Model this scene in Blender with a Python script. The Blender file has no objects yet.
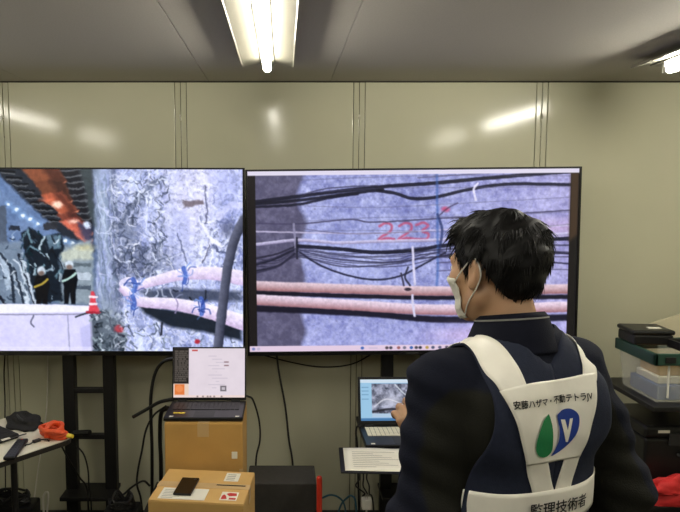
import bpy, bmesh, math, random
import numpy as np
from mathutils import Vector, Matrix, Euler
from mathutils.bvhtree import BVHTree

# ------------------------------------------------------------------ camera, world, exposure
scene = bpy.context.scene
COL = scene.collection
F_PX, CX, HZ, HC = 650.0, 283.0, 198.0, 1.71      # focal length in pixels, axis column, horizon row, eye height
PITCH = math.atan((256.0 - HZ) / F_PX)
cd = bpy.data.cameras.new('camera')
cd.sensor_width = 36.0
cd.lens = 36.0 * F_PX / 680.0
cd.shift_x = (340.0 - CX) / 680.0
cd.clip_start = 0.02
cam = bpy.data.objects.new('camera', cd)
COL.objects.link(cam)
cam.location = (0, 0, HC)
cam.rotation_euler = (math.pi / 2 - PITCH, 0, 0)
scene.camera = cam
world = bpy.data.worlds.new('world')
scene.world = world
world.use_nodes = True
world.node_tree.nodes['Background'].inputs[0].default_value = (0.75, 0.74, 0.66, 1)
world.node_tree.nodes['Background'].inputs[1].default_value = 0.0
vs = scene.view_settings
vs.view_transform = 'Standard'
try:
    vs.look = 'None'
except Exception:
    pass
vs.exposure = 0.0
vs.gamma = 1.0
vs.use_curve_mapping = False
TUBE_POWER = 57.0          # tubes close to the screens
TUBE_BACK = 58.0           # tubes farther back in the room
SCREEN = 1.0

WALL_Y = 3.30
CEIL = 2.288
rng = random.Random(7)
nrg = np.random.default_rng(11)


def at(px, py, Y):
    """point of the room at depth Y (metres from the photographer) seen at a photograph position"""
    xv = (px - CX) / F_PX
    yv = (256.0 - py) / F_PX
    s = Y / (math.cos(PITCH) + yv * math.sin(PITCH))
    return Vector((xv * s, Y, HC + s * (-math.sin(PITCH) + yv * math.cos(PITCH))))


# ------------------------------------------------------------------ materials
def srgb(r, g=None, b=None):
    if g is None:
        r, g, b = r
    f = lambda c: (c / 255.0) / 12.92 if c <= 10 else (((c / 255.0) + 0.055) / 1.055) ** 2.4
    return (f(r), f(g), f(b), 1.0)


def mat(name, rgb, rough=0.6, metal=0.0, var=0.0, scale=8.0, bump=0.0, bump_scale=60.0, spec=0.5, trans=0.0, coat=0.0,
        emit=0.0, stretch=(1, 1, 1)):
    m = bpy.data.materials.new(name)
    m.use_nodes = True
    nt = m.node_tree
    b = nt.nodes['Principled BSDF']
    b.inputs['Roughness'].default_value = rough
    b.inputs['Metallic'].default_value = metal
    b.inputs['Specular IOR Level'].default_value = spec
    b.inputs['Transmission Weight'].default_value = trans
    b.inputs['Coat Weight'].default_value = coat
    c = srgb(rgb)
    b.inputs['Base Color'].default_value = c
    tc = nt.nodes.new('ShaderNodeTexCoord')
    mp = nt.nodes.new('ShaderNodeMapping')
    mp.inputs['Scale'].default_value = stretch
    nt.links.new(tc.outputs['Object'], mp.inputs['Vector'])
    if var > 0:
        n = nt.nodes.new('ShaderNodeTexNoise')
        n.inputs['Scale'].default_value = scale
        n.inputs['Detail'].default_value = 5
        nt.links.new(mp.outputs['Vector'], n.inputs['Vector'])
        r = nt.nodes.new('ShaderNodeMapRange')
        r.inputs['From Min'].default_value = 0.3
        r.inputs['From Max'].default_value = 0.7
        r.inputs['To Min'].default_value = 1.0 - var
        r.inputs['To Max'].default_value = 1.0 + var
        nt.links.new(n.outputs['Fac'], r.inputs['Value'])
        mx = nt.nodes.new('ShaderNodeMix')
        mx.data_type = 'RGBA'
        mx.blend_type = 'MULTIPLY'
        mx.inputs[0].default_value = 1.0
        mx.inputs[6].default_value = c
        nt.links.new(r.outputs['Result'], mx.inputs[7])
        nt.links.new(mx.outputs[2], b.inputs['Base Color'])
    if bump > 0:
        n2 = nt.nodes.new('ShaderNodeTexNoise')
        n2.inputs['Scale'].default_value = bump_scale
        n2.inputs['Detail'].default_value = 3
        nt.links.new(mp.outputs['Vector'], n2.inputs['Vector'])
        bp = nt.nodes.new('ShaderNodeBump')
        bp.inputs['Strength'].default_value = bump
        bp.inputs['Distance'].default_value = 0.01
        nt.links.new(n2.outputs['Fac'], bp.inputs['Height'])
        nt.links.new(bp.outputs['Normal'], b.inputs['Normal'])
    if emit > 0:
        b.inputs['Emission Color'].default_value = c
        b.inputs['Emission Strength'].default_value = emit
    return m


def picture_mat(name, strength, rough=0.25):
    """a lit display: its picture lives in the mesh's own colour attribute"""
    m = bpy.data.materials.new(name)
    m.use_nodes = True
    nt = m.node_tree
    b = nt.nodes['Principled BSDF']
    b.inputs['Base Color'].default_value = (0.01, 0.01, 0.01, 1)
    b.inputs['Roughness'].default_value = rough
    b.inputs['Specular IOR Level'].default_value = 0.3
    a = nt.nodes.new('ShaderNodeAttribute')
    a.attribute_name = 'picture'
    nt.links.new(a.outputs['Color'], b.inputs['Emission Color'])
    b.inputs['Emission Strength'].default_value = strength
    return m


M = dict(
    wall=mat('wall_panel_paint', (186, 184, 160), 0.13, var=0.02, scale=3.0, bump=0.006, bump_scale=5.0, spec=0.36),
    joint=mat('wall_joint_paint', (182, 180, 156), 0.15, var=0.03, scale=4, spec=0.36),
    dark_gap=mat('dark_gap', (48, 44, 36), 0.8),
    ceil=mat('ceiling_board', (176, 171, 160), 0.85, var=0.05, scale=160, bump=0.15, bump_scale=220),
    floor=mat('floor_vinyl', (62, 59, 54), 0.5, var=0.08, scale=5),
    metal_hook=mat('hook_metal', (190, 186, 172), 0.35, metal=0.6),
    fix=mat('fixture_enamel', (112, 109, 98), 0.35, var=0.01),
    tube=mat('fluorescent_tube', (255, 250, 236), 0.4, emit=TUBE_POWER),
    tube_far=mat('fluorescent_tube_back', (255, 250, 236), 0.4, emit=TUBE_BACK),  # back tubes, their power set to brighten the vest
    tube_right=mat('fluorescent_tube_boosted', (255, 250, 236), 0.4, emit=TUBE_POWER * 2.05),  # same kind of tube, power boosted to brighten the wall on the right
    cap=mat('tube_cap', (200, 198, 190), 0.35, metal=0.7),
    bezel=mat('tv_bezel', (14, 13, 14), 0.3, var=0.05),
    tvback=mat('tv_back', (20, 20, 21), 0.6, var=0.05),
    stand=mat('stand_steel', (15, 14, 14), 0.5, var=0.08, scale=20),
    card=mat('cardboard', (190, 148, 80), 0.8, var=0.07, scale=9, bump=0.05, bump_scale=120),
    card2=mat('cardboard_pale', (204, 164, 98), 0.8, var=0.07, scale=7, bump=0.05, bump_scale=120),
    tape=mat('packing_tape', (196, 165, 118), 0.3, var=0.04, spec=0.4),
    paper=mat('paper', (226, 222, 206), 0.8, var=0.02, scale=6),
    paper_line=mat('paper_print', (150, 148, 140), 0.8),
    ink=mat('black_ink', (22, 22, 22), 0.7),
    red_ink=mat('red_ink', (190, 52, 44), 0.7),
    plastic=mat('black_plastic', (17, 17, 18), 0.4, var=0.05, scale=30),
    plastic2=mat('charcoal_plastic', (42, 42, 42), 0.55, var=0.05, scale=30),
    phone=mat('phone_glass', (22, 16, 14), 0.15, spec=0.4),
    keys=mat('key_plastic', (34, 34, 35), 0.5),
    keys_glare=mat('key_plastic_glare', (222, 216, 190), 0.55),  # light reflected on the keys, painted in as a cream colour
    rubber=mat('cable_rubber', (16, 15, 15), 0.5, var=0.1, scale=40),
    cable_white=mat('cable_white', (205, 202, 190), 0.5, var=0.03),
    cable_blue=mat('cable_blue', (44, 92, 110), 0.5, var=0.05),
    case=mat('case_fabric', (52, 50, 46), 0.85, var=0.12, scale=40, bump=0.2, bump_scale=200),
    red=mat('red_plastic', (205, 55, 34), 0.4, var=0.05),
    orange=mat('orange_rubber', (226, 84, 34), 0.5, var=0.1, scale=30, bump=0.15, bump_scale=70),
    yellow=mat('yellow_plastic', (226, 200, 60), 0.45),
    table=mat('table_laminate', (222, 216, 196), 0.5, var=0.02, scale=5),
    table_edge=mat('table_edge', (30, 28, 26), 0.5),
    cloth=mat('black_cloth', (20, 19, 19), 0.85, var=0.2, scale=25, bump=0.4, bump_scale=60),
    green=mat('green_plastic', (28, 62, 50), 0.4, var=0.05),
    clear=mat('milky_plastic', (226, 226, 210), 0.35, trans=0.0, spec=0.4),
    beige=mat('beige_board', (196, 188, 160), 0.7, var=0.03),
    redcloth=mat('red_cloth', (196, 34, 34), 0.7, var=0.12, scale=12, bump=0.4, bump_scale=25),
    white_plastic=mat('white_plastic', (222, 220, 210), 0.4),
    label_blue=mat('blue_carton', (70, 96, 150), 0.6),
)
# the storage box: thin clouded plastic that lets the contents show through
_b = M['clear'].node_tree.nodes['Principled BSDF']
_b.inputs['Alpha'].default_value = 0.22


# ------------------------------------------------------------------ mesh helpers
def link(name, me, m=None, parent=None, smooth=False, angle=None):
    o = bpy.data.objects.new(name, me)
    COL.objects.link(o)
    if m is not None:
        for mm in (m if isinstance(m, (list, tuple)) else [m]):
            me.materials.append(mm)
    if parent is not None:
        o.parent = parent
    if smooth:
        me.polygons.foreach_set('use_smooth', [True] * len(me.polygons))
        if angle:
            me.set_sharp_from_angle(angle=math.radians(angle))
    return o


class MB:
    """collects shapes and links them as one mesh object"""

    def __init__(self):
        self.bm = bmesh.new()

    def box(self, x0, x1, y0, y1, z0, z1, bev=0.0, seg=2, mtx=None):
        r = bmesh.ops.create_cube(self.bm, size=1.0)
        vs_ = r['verts']
        for v in vs_:
            v.co = Vector((x0 + (v.co.x + .5) * (x1 - x0), y0 + (v.co.y + .5) * (y1 - y0), z0 + (v.co.z + .5) * (z1 - z0)))
        if bev > 0:
            es = list({e for v in vs_ for e in v.link_edges})
            rb = bmesh.ops.bevel(self.bm, geom=es, offset=bev, segments=seg, profile=0.5, affect='EDGES')
            vs_ = list({v for f in rb['faces'] for v in f.verts} | {v for v in vs_ if v.is_valid})
        if mtx is not None:
            for v in vs_:
                v.co = mtx @ v.co
        return self

    def tube(self, pts, r, sides=8, cap=True):
        pts = [Vector(p) for p in pts]
        n = len(pts)
        rad = r if isinstance(r, (list, tuple)) else [r] * n
        rings = []
        up = Vector((0, 0, 1))
        prev = None
        for i, p in enumerate(pts):
            t = (pts[min(i + 1, n - 1)] - pts[max(i - 1, 0)])
            t = t.normalized() if t.length > 1e-9 else Vector((0, 0, 1))
            if prev is None:
                a = up if abs(t.dot(up)) < 0.9 else Vector((1, 0, 0))
                u = (a - t * a.dot(t)).normalized()
            else:
                u = prev - t * prev.dot(t)
                u = u.normalized() if u.length > 1e-6 else t.orthogonal().normalized()
            prev = u
            w = t.cross(u)
            rings.append([self.bm.verts.new(p + rad[i] * (math.cos(2 * math.pi * k / sides) * u + math.sin(2 * math.pi * k / sides) * w))
                          for k in range(sides)])
        for a, b in zip(rings, rings[1:]):
            for k in range(sides):
                self.bm.faces.new((a[k], a[(k + 1) % sides], b[(k + 1) % sides], b[k]))
        if cap:
            self.bm.faces.new(rings[0][::-1])
            self.bm.faces.new(rings[-1])
        return self

    def lathe(self, prof, c=(0, 0, 0), sides=24):
        c = Vector(c)
        rings = [[self.bm.verts.new(c + Vector((r * math.cos(2 * math.pi * k / sides), r * math.sin(2 * math.pi * k / sides), z)))
                  for k in range(sides)] for r, z in prof]
        for a, b in zip(rings, rings[1:]):
            for k in range(sides):
                self.bm.faces.new((a[k], a[(k + 1) % sides], b[(k + 1) % sides], b[k]))
        self.bm.faces.new(rings[0][::-1])
        self.bm.faces.new(rings[-1])
        return self

    def prism(self, poly, z0, z1, mtx=None, bev=0.0):
        """poly in x,y extruded from z0 to z1"""
        lo = [self.bm.verts.new((x, y, z0)) for x, y in poly]
        hi = [self.bm.verts.new((x, y, z1)) for x, y in poly]
        n = len(poly)
        fs = [self.bm.faces.new(lo[::-1]), self.bm.faces.new(hi)]
        for k in range(n):
            fs.append(self.bm.faces.new((lo[k], lo[(k + 1) % n], hi[(k + 1) % n], hi[k])))
        vs_ = lo + hi
        if bev > 0:
            rb = bmesh.ops.bevel(self.bm, geom=list({e for f in fs for e in f.edges}), offset=bev, segments=2, profile=0.5, affect='EDGES')
            vs_ = list({v for f in rb['faces'] for v in f.verts} | {v for v in vs_ if v.is_valid})
        if mtx is not None:
            for v in vs_:
                v.co = mtx @ v.co
        return self

    def quad(self, pts):
        self.bm.faces.new([self.bm.verts.new(p) for p in pts])
        return self

    def build(self, name, m, parent=None, smooth=False, angle=40):
        bmesh.ops.recalc_face_normals(self.bm, faces=self.bm.faces[:])
        me = bpy.data.meshes.new(name)
        self.bm.to_mesh(me)
        self.bm.free()
        return link(name, me, m, parent, smooth, angle)


def tag(o, label, cat, group=None):
    o['label'] = label
    o['category'] = cat
    if group:
        o['group'] = group
    return o


def thing(name, label, cat, loc=(0, 0, 0), rotz=0.0, group=None, rot=None):
    o = bpy.data.objects.new(name, None)
    o.empty_display_size = 0.05
    COL.objects.link(o)
    o.location = loc
    o.rotation_euler = rot if rot else (0, 0, rotz)
    return tag(o, label, cat, group)


def struct(o):
    o['kind'] = 'structure'
    return o


def spline(pts, n=8):
    """Catmull-Rom through the points"""
    P = [Vector(p) for p in pts]
    P = [P[0] * 2 - P[1]] + P + [P[-1] * 2 - P[-2]]
    out = []
    for i in range(1, len(P) - 2):
        p0, p1, p2, p3 = P[i - 1:i + 3]
        for k in range(n):
            t = k / n
            out.append(0.5 * ((2 * p1) + (p2 - p0) * t + (2 * p0 - 5 * p1 + 4 * p2 - p3) * t * t + (3 * p1 - p0 - 3 * p2 + p3) * t ** 3))
    out.append(P[-2])
    return out


def grid_mesh(name, P, m, parent=None, thick=0.0, smooth=True, closed=False):
    """P: rows x cols x 3 array -> one sheet, given a thickness along its normals"""
    r, c = P.shape[:2]
    vsl = P.reshape(-1, 3)
    fs = []
    cc = c if closed else c - 1
    for i in range(r - 1):
        for j in range(cc):
            a = i * c + j
            b = i * c + (j + 1) % c
            fs.append((a, b, b + c, a + c))
    me = bpy.data.meshes.new(name)
    me.from_pydata(vsl.tolist(), [], fs)
    o = link(name, me, m, parent, smooth)
    if thick:
        md = o.modifiers.new('thickness', 'SOLIDIFY')
        md.thickness = thick
        md.offset = 0
    return o


# ------------------------------------------------------------------ small painter for the lit screens
def vnoise(h, w, cell, seed, aspect=1.0):
    r = np.random.default_rng(seed)
    gh, gw = int(h / (cell * aspect)) + 3, int(w / cell) + 3
    g = r.random((gh, gw))
    y = np.arange(h) / (cell * aspect)
    x = np.arange(w) / cell
    yi, xi = y.astype(int), x.astype(int)
    fy, fx = y - yi, x - xi
    fy, fx = fy * fy * (3 - 2 * fy), fx * fx * (3 - 2 * fx)
    a = g[yi][:, xi]
    b = g[yi][:, xi + 1]
    c = g[yi + 1][:, xi]
    d = g[yi + 1][:, xi + 1]
    return (a * (1 - fx) + b * fx) * (1 - fy)[:, None] + (c * (1 - fx) + d * fx) * fy[:, None]


def fbm(h, w, cell, seed, octs=4, aspect=1.0):
    out = np.zeros((h, w))
    s = 0.0
    for o in range(octs):
        out += vnoise(h, w, max(cell / 2 ** o, 1.01), seed + o * 17, aspect) * 0.6 ** o
        s += 0.6 ** o
    return out / s


class Paint:
    def __init__(self, x0, x1, y0, y1, res):
        self.x0, self.x1, self.y0, self.y1 = x0, x1, y0, y1
        self.w = int((x1 - x0) * res)
        self.h = int((y1 - y0) * res)
        self.res = res
        self.X, self.Y = np.meshgrid(x0 + (np.arange(self.w) + .5) / self.w * (x1 - x0), y0 + (np.arange(self.h) + .5) / self.h * (y1 - y0))
        self.C = np.zeros((self.h, self.w, 3))

    def blend(self, a, col):
        col = np.array(col, float)
        self.C += a[..., None] * (col - self.C)

    def fbm(self, cell, seed, octs=4, aspect=1.0):
        return fbm(self.h, self.w, cell * self.res, seed, octs, aspect)

    def poly(self, pts, col, alpha=1.0, soft=0.5, tex=None):
        n = len(pts)
        d = np.full(self.X.shape, 1e9)
        ins = np.zeros(self.X.shape, bool)
        for i in range(n):
            (ax, ay), (bx, by) = pts[i], pts[(i + 1) % n]
            ex, ey = bx - ax, by - ay
            t = np.clip(((self.X - ax) * ex + (self.Y - ay) * ey) / max(ex * ex + ey * ey, 1e-9), 0, 1)
            d = np.minimum(d, np.hypot(self.X - ax - t * ex, self.Y - ay - t * ey))
            if ay != by:
                c = ((ay > self.Y) != (by > self.Y)) & (self.X < (bx - ax) * (self.Y - ay) / (by - ay) + ax)
                ins ^= c
        sd = np.where(ins, d, -d)
        a = np.clip(sd / (2 * soft) + 0.5, 0, 1) * alpha
        self.blend(a if tex is None else a * tex, col)

    def line(self, pts, w, col, alpha=1.0, soft=0.5, curve=True, w2=None, shade=None):
        if curve and len(pts) > 2:
            pts = [(p.x, p.y) for p in spline([(x, y, 0) for x, y in pts], 6)]
        m = w + 4
        xs = [p[0] for p in pts]
        ys = [p[1] for p in pts]
        j0 = max(int((min(xs) - m - self.x0) * self.res), 0)
        j1 = min(int((max(xs) + m - self.x0) * self.res) + 1, self.w)
        i0 = max(int((min(ys) - m - self.y0) * self.res), 0)
        i1 = min(int((max(ys) + m - self.y0) * self.res) + 1, self.h)
        if j1 <= j0 or i1 <= i0:
            return
        X, Y = self.X[i0:i1, j0:j1], self.Y[i0:i1, j0:j1]
        d = np.full(X.shape, 1e9)
        sgn = np.zeros(X.shape)
        ww = np.full(X.shape, w / 2)
        n = len(pts) - 1
        for i in range(n):
            (ax, ay), (bx, by) = pts[i], pts[i + 1]
            ex, ey = bx - ax, by - ay
            t = np.clip(((X - ax) * ex + (Y - ay) * ey) / max(ex * ex + ey * ey, 1e-9), 0, 1)
            dx, dy = X - ax - t * ex, Y - ay - t * ey
            dd = np.hypot(dx, dy)
            k = dd < d
            d = np.where(k, dd, d)
            sgn = np.where(k, np.where(dy * abs(ex) + dx * abs(ey) * (1 if ex * ey < 0 else -1) > 0, 1, -1), sgn)
            if w2 is not None:
                ww = np.where(k, (w + (w2 - w) * (i + t) / n) / 2, ww)
        a = np.clip((ww - d) / (2 * soft) + 0.5, 0, 1) * alpha
        c = np.array(col, float)
        sub = self.C[i0:i1, j0:j1]
        if shade is not None:
            v = np.clip(sgn * d / np.maximum(ww, .1), -1, 1) * 0.5 + 0.5
            cc = c + (np.array(shade, float) - c) * (v ** 1.5)[..., None]
        else:
            cc = c
        sub += a[..., None] * (cc - sub)

    def disc(self, x, y, rx, ry, col, alpha=1.0, soft=0.5):
        d = (1 - np.hypot((self.X - x) / rx, (self.Y - y) / ry)) * min(rx, ry)
        self.blend(np.clip(d / (2 * soft) + 0.5, 0, 1) * alpha, col)

    def rect(self, x0, y0, x1, y1, col, alpha=1.0):
        self.poly([(x0, y0), (x1, y0), (x1, y1), (x0, y1)], col, alpha, 0.35)

    def warp(self, amp, cell, seed, mask=None):
        """roughen every edge a little, as a compressed video frame does"""
        u = (self.fbm(cell, seed, 3) - .5) * 2 * amp * self.res
        v = (self.fbm(cell, seed + 7, 3) - .5) * 2 * amp * self.res
        if mask is not None:
            u, v = u * mask, v * mask
        jj, ii = np.meshgrid(np.arange(self.w), np.arange(self.h))
        x = np.clip(jj + u, 0, self.w - 1.001)
        y = np.clip(ii + v, 0, self.h - 1.001)
        x0, y0 = x.astype(int), y.astype(int)
        fx, fy = (x - x0)[..., None], (y - y0)[..., None]
        C = self.C
        self.C = (C[y0, x0] * (1 - fx) + C[y0, x0 + 1] * fx) * (1 - fy) + (C[y0 + 1, x0] * (1 - fx) + C[y0 + 1, x0 + 1] * fx) * fy

    def mul(self, f):
        self.C *= f[..., None] if f.ndim == 2 else f

    def mesh(self, name, width, height, m, parent, loc):
        """flat screen sheet in the local x-z plane, facing -y, picture stored as its colour attribute"""
        h, w = self.h, self.w
        xs = (np.arange(w) / (w - 1) - .5) * width
        zs = (.5 - np.arange(h) / (h - 1)) * height
        co = np.zeros((h, w, 3), np.float32)
        co[..., 0] = xs[None, :] + loc[0]
        co[..., 1] = loc[1]
        co[..., 2] = zs[:, None] + loc[2]
        idx = np.arange(h * w).reshape(h, w)
        f = np.stack([idx[:-1, :-1], idx[1:, :-1], idx[1:, 1:], idx[:-1, 1:]], -1).reshape(-1, 4)
        me = bpy.data.meshes.new(name)
        me.vertices.add(h * w)
        me.vertices.foreach_set('co', co.ravel())
        me.loops.add(f.size)
        me.loops.foreach_set('vertex_index', f.ravel().astype(np.int32))
        me.polygons.add(len(f))
        me.polygons.foreach_set('loop_start', np.arange(0, f.size, 4, dtype=np.int32))
        me.update(calc_edges=True)
        c = np.clip(self.C, 0, 255) / 255.0
        lin = np.where(c <= 0.04045, c / 12.92, ((c + 0.055) / 1.055) ** 2.4)
        rgba = np.ones((h * w, 4), np.float32)
        rgba[:, :3] = lin.reshape(-1, 3)
        at_ = me.color_attributes.new('picture', 'FLOAT_COLOR', 'POINT')
        at_.data.foreach_set('color', rgba.ravel())
        return link(name, me, m, parent)
# ------------------------------------------------------------------ the room
RX0, RX1, RY0 = -2.75, 2.75, -3.6
struct(MB().box(RX0 - .1, RX1 + .1, RY0 - .1, WALL_Y + .1, -0.1, 0).build('floor', M['floor']))
struct(MB().box(RX0 - .1, RX0, RY0, WALL_Y, 0, CEIL).build('wall_left', M['wall']))
struct(MB().box(RX1, RX1 + .1, RY0, WALL_Y, 0, CEIL).build('wall_right', M['wall']))
struct(MB().box(RX0 - .1, RX1 + .1, RY0 - .1, RY0, 0, CEIL).build('wall_front', M['wall']))

# the wall behind the screens: steel panels 0.9 m wide with pressed joint strips between them
wall = struct(MB().box(RX0 - .1, RX1 + .1, WALL_Y + .024, WALL_Y + .1, 0, CEIL).build('wall_back', M['dark_gap']))
seams = [at(px, 120, WALL_Y).x for px in (4, 181, 359, 541)]
pitch = (seams[-1] - seams[0]) / 3
edges = [seams[0] - 2 * pitch, seams[0] - pitch] + seams + [seams[-1] + pitch, seams[-1] + 2 * pitch]
# the panels lean into the room by half a degree
LEAN = Matrix.Translation((0, WALL_Y, 1.2)) @ Matrix.Rotation(math.radians(.45), 4, 'X') @ Matrix.Translation((0, -WALL_Y, -1.2))
for a, b in zip(edges, edges[1:]):
    a, b = max(a + .030, RX0), min(b - .030, RX1)
    if b - a > .05:
        MB().box(a, b, WALL_Y, WALL_Y + .014, 0.0, CEIL - .004, bev=.003, mtx=LEAN).build('wall_panel', M['wall'], wall)
for s in edges:
    if s < RX0 + .03 or s > RX1 - .03:
        continue
    g = MB().box(s - .027, s - .0015, WALL_Y + .001, WALL_Y + .014, 0, CEIL - .004, bev=.002, mtx=LEAN)
    g.build('joint_strip', M['joint'], wall)
    g = MB().box(s + .0015, s + .027, WALL_Y + .001, WALL_Y + .014, 0, CEIL - .004, bev=.002, mtx=LEAN)
    g.build('joint_strip', M['joint'], wall)
    h = MB()
    h.tube([(s - .002, WALL_Y + .002, 2.105), (s - .002, WALL_Y - .018, 2.105), (s - .001, WALL_Y - .024, 2.112), (s, WALL_Y - .022, 2.122)], .0035, 6)
    h.tube([(s - .002, WALL_Y + .004, 2.105), (s - .002, WALL_Y - .003, 2.105)], .009, 10)
    h.build('hook', M['metal_hook'], wall, True)
    h = MB()
    h.tube([(s - .004, WALL_Y + .004, 2.015), (s - .004, WALL_Y - .003, 2.015)], .005, 8)
    h.build('screw', M['dark_gap'], wall, True)
tr = MB().box(RX0, RX1, WALL_Y - .012, WALL_Y + .024, CEIL - .007, CEIL, bev=.002).build('trim_1', M['dark_gap'])
struct(tr)
struct(MB().box(RX0, RX1, WALL_Y - .012, WALL_Y, 0, .07, bev=.003).build('baseboard_back', M['plastic2']))

# ceiling boards, each its own piece over a dark void
ceil = struct(MB().box(RX0 - .1, RX1 + .1, RY0 - .1, WALL_Y + .1, CEIL + .012, CEIL + .1).build('ceiling', M['dark_gap']))
cx_ = [RX0, -1.27, -.37, .235, 2.04, RX1]
for i, (a, b) in enumerate(zip(cx_, cx_[1:])):
    for y0, y1 in ((RY0, -1.75), (-1.75, .75), (.75, WALL_Y)):
        MB().box(a + .0012, b - .0012, y0 + .0012, y1 - .0012, CEIL, CEIL + .014, bev=.0012, seg=1).build('ceiling_panel', M['ceil'], ceil)


# ceiling lights: enamelled reflector with one bare tube beneath
def light_fixture(x, y0, label, L=1.2, glow='tube'):
    t = thing('ceiling_light', label, 'ceiling light', (x, y0, CEIL), group='fluorescent ceiling lights')
    a, b = -.06, L + .085
    MB().box(-.028, .028, a, b, -.03, 0, bev=.004).build('housing', M['fix'], t)
    for s in (-1, 1):
        p = [(s * .022, -.016), (s * .106, -.030), (s * .106, -.037), (s * .102, -.034), (s * .022, -.021)]
        w = MB()
        n = len(p)
        for q in zip(p, p[1:] + p[:1]):
            (x0, z0), (x1, z1) = q
            w.quad([(x0, a, z0), (x1, a, z1), (x1, b, z1), (x0, b, z0)])
        w.bm.faces.new([w.bm.verts.new((q[0], a, q[1])) for q in p])
        w.bm.faces.new([w.bm.verts.new((q[0], b, q[1])) for q in p])
        bmesh.ops.remove_doubles(w.bm, verts=w.bm.verts[:], dist=1e-5)
        w.build('reflector', M['fix'], t)
    for yy in (-.012, L + .012):
        w = MB()
        w.box(-.014, .014, yy - .008, yy + .008, -.072, -.028, bev=.004)
        w.build('lamp_holder', M['white_plastic'], t, True)
    tb = MB().tube([(0, .004, -.058), (0, L - .004, -.058)], .0165, 20).build('tube', M[glow], t, True, 60)
    for yy in (.006, L - .006):
        MB().tube([(0, yy - .008, -.058), (0, yy + .008, -.058)], .0169, 16).build('end_cap', M['cap'], tb, True, 60)
    return t


FEND = 2.62
for x, nm, ye in ((-.063, 'between the two screens', 2.68), (1.565, 'over the storage rack', 2.70), (-1.75, 'over the white table', 2.70)):
    light_fixture(x, ye - 1.2, 'bare fluorescent tube ceiling light on the ceiling, running towards the wall ' + nm, glow='tube_right' if x > 1 else 'tube')
    for k in (1,):
        light_fixture(x, ye - 1.2 - 1.75 * k, 'bare fluorescent tube ceiling light farther back in the row ' + nm, glow='tube_far')

# ------------------------------------------------------------------ televisions
TV_Y = 3.08


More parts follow.
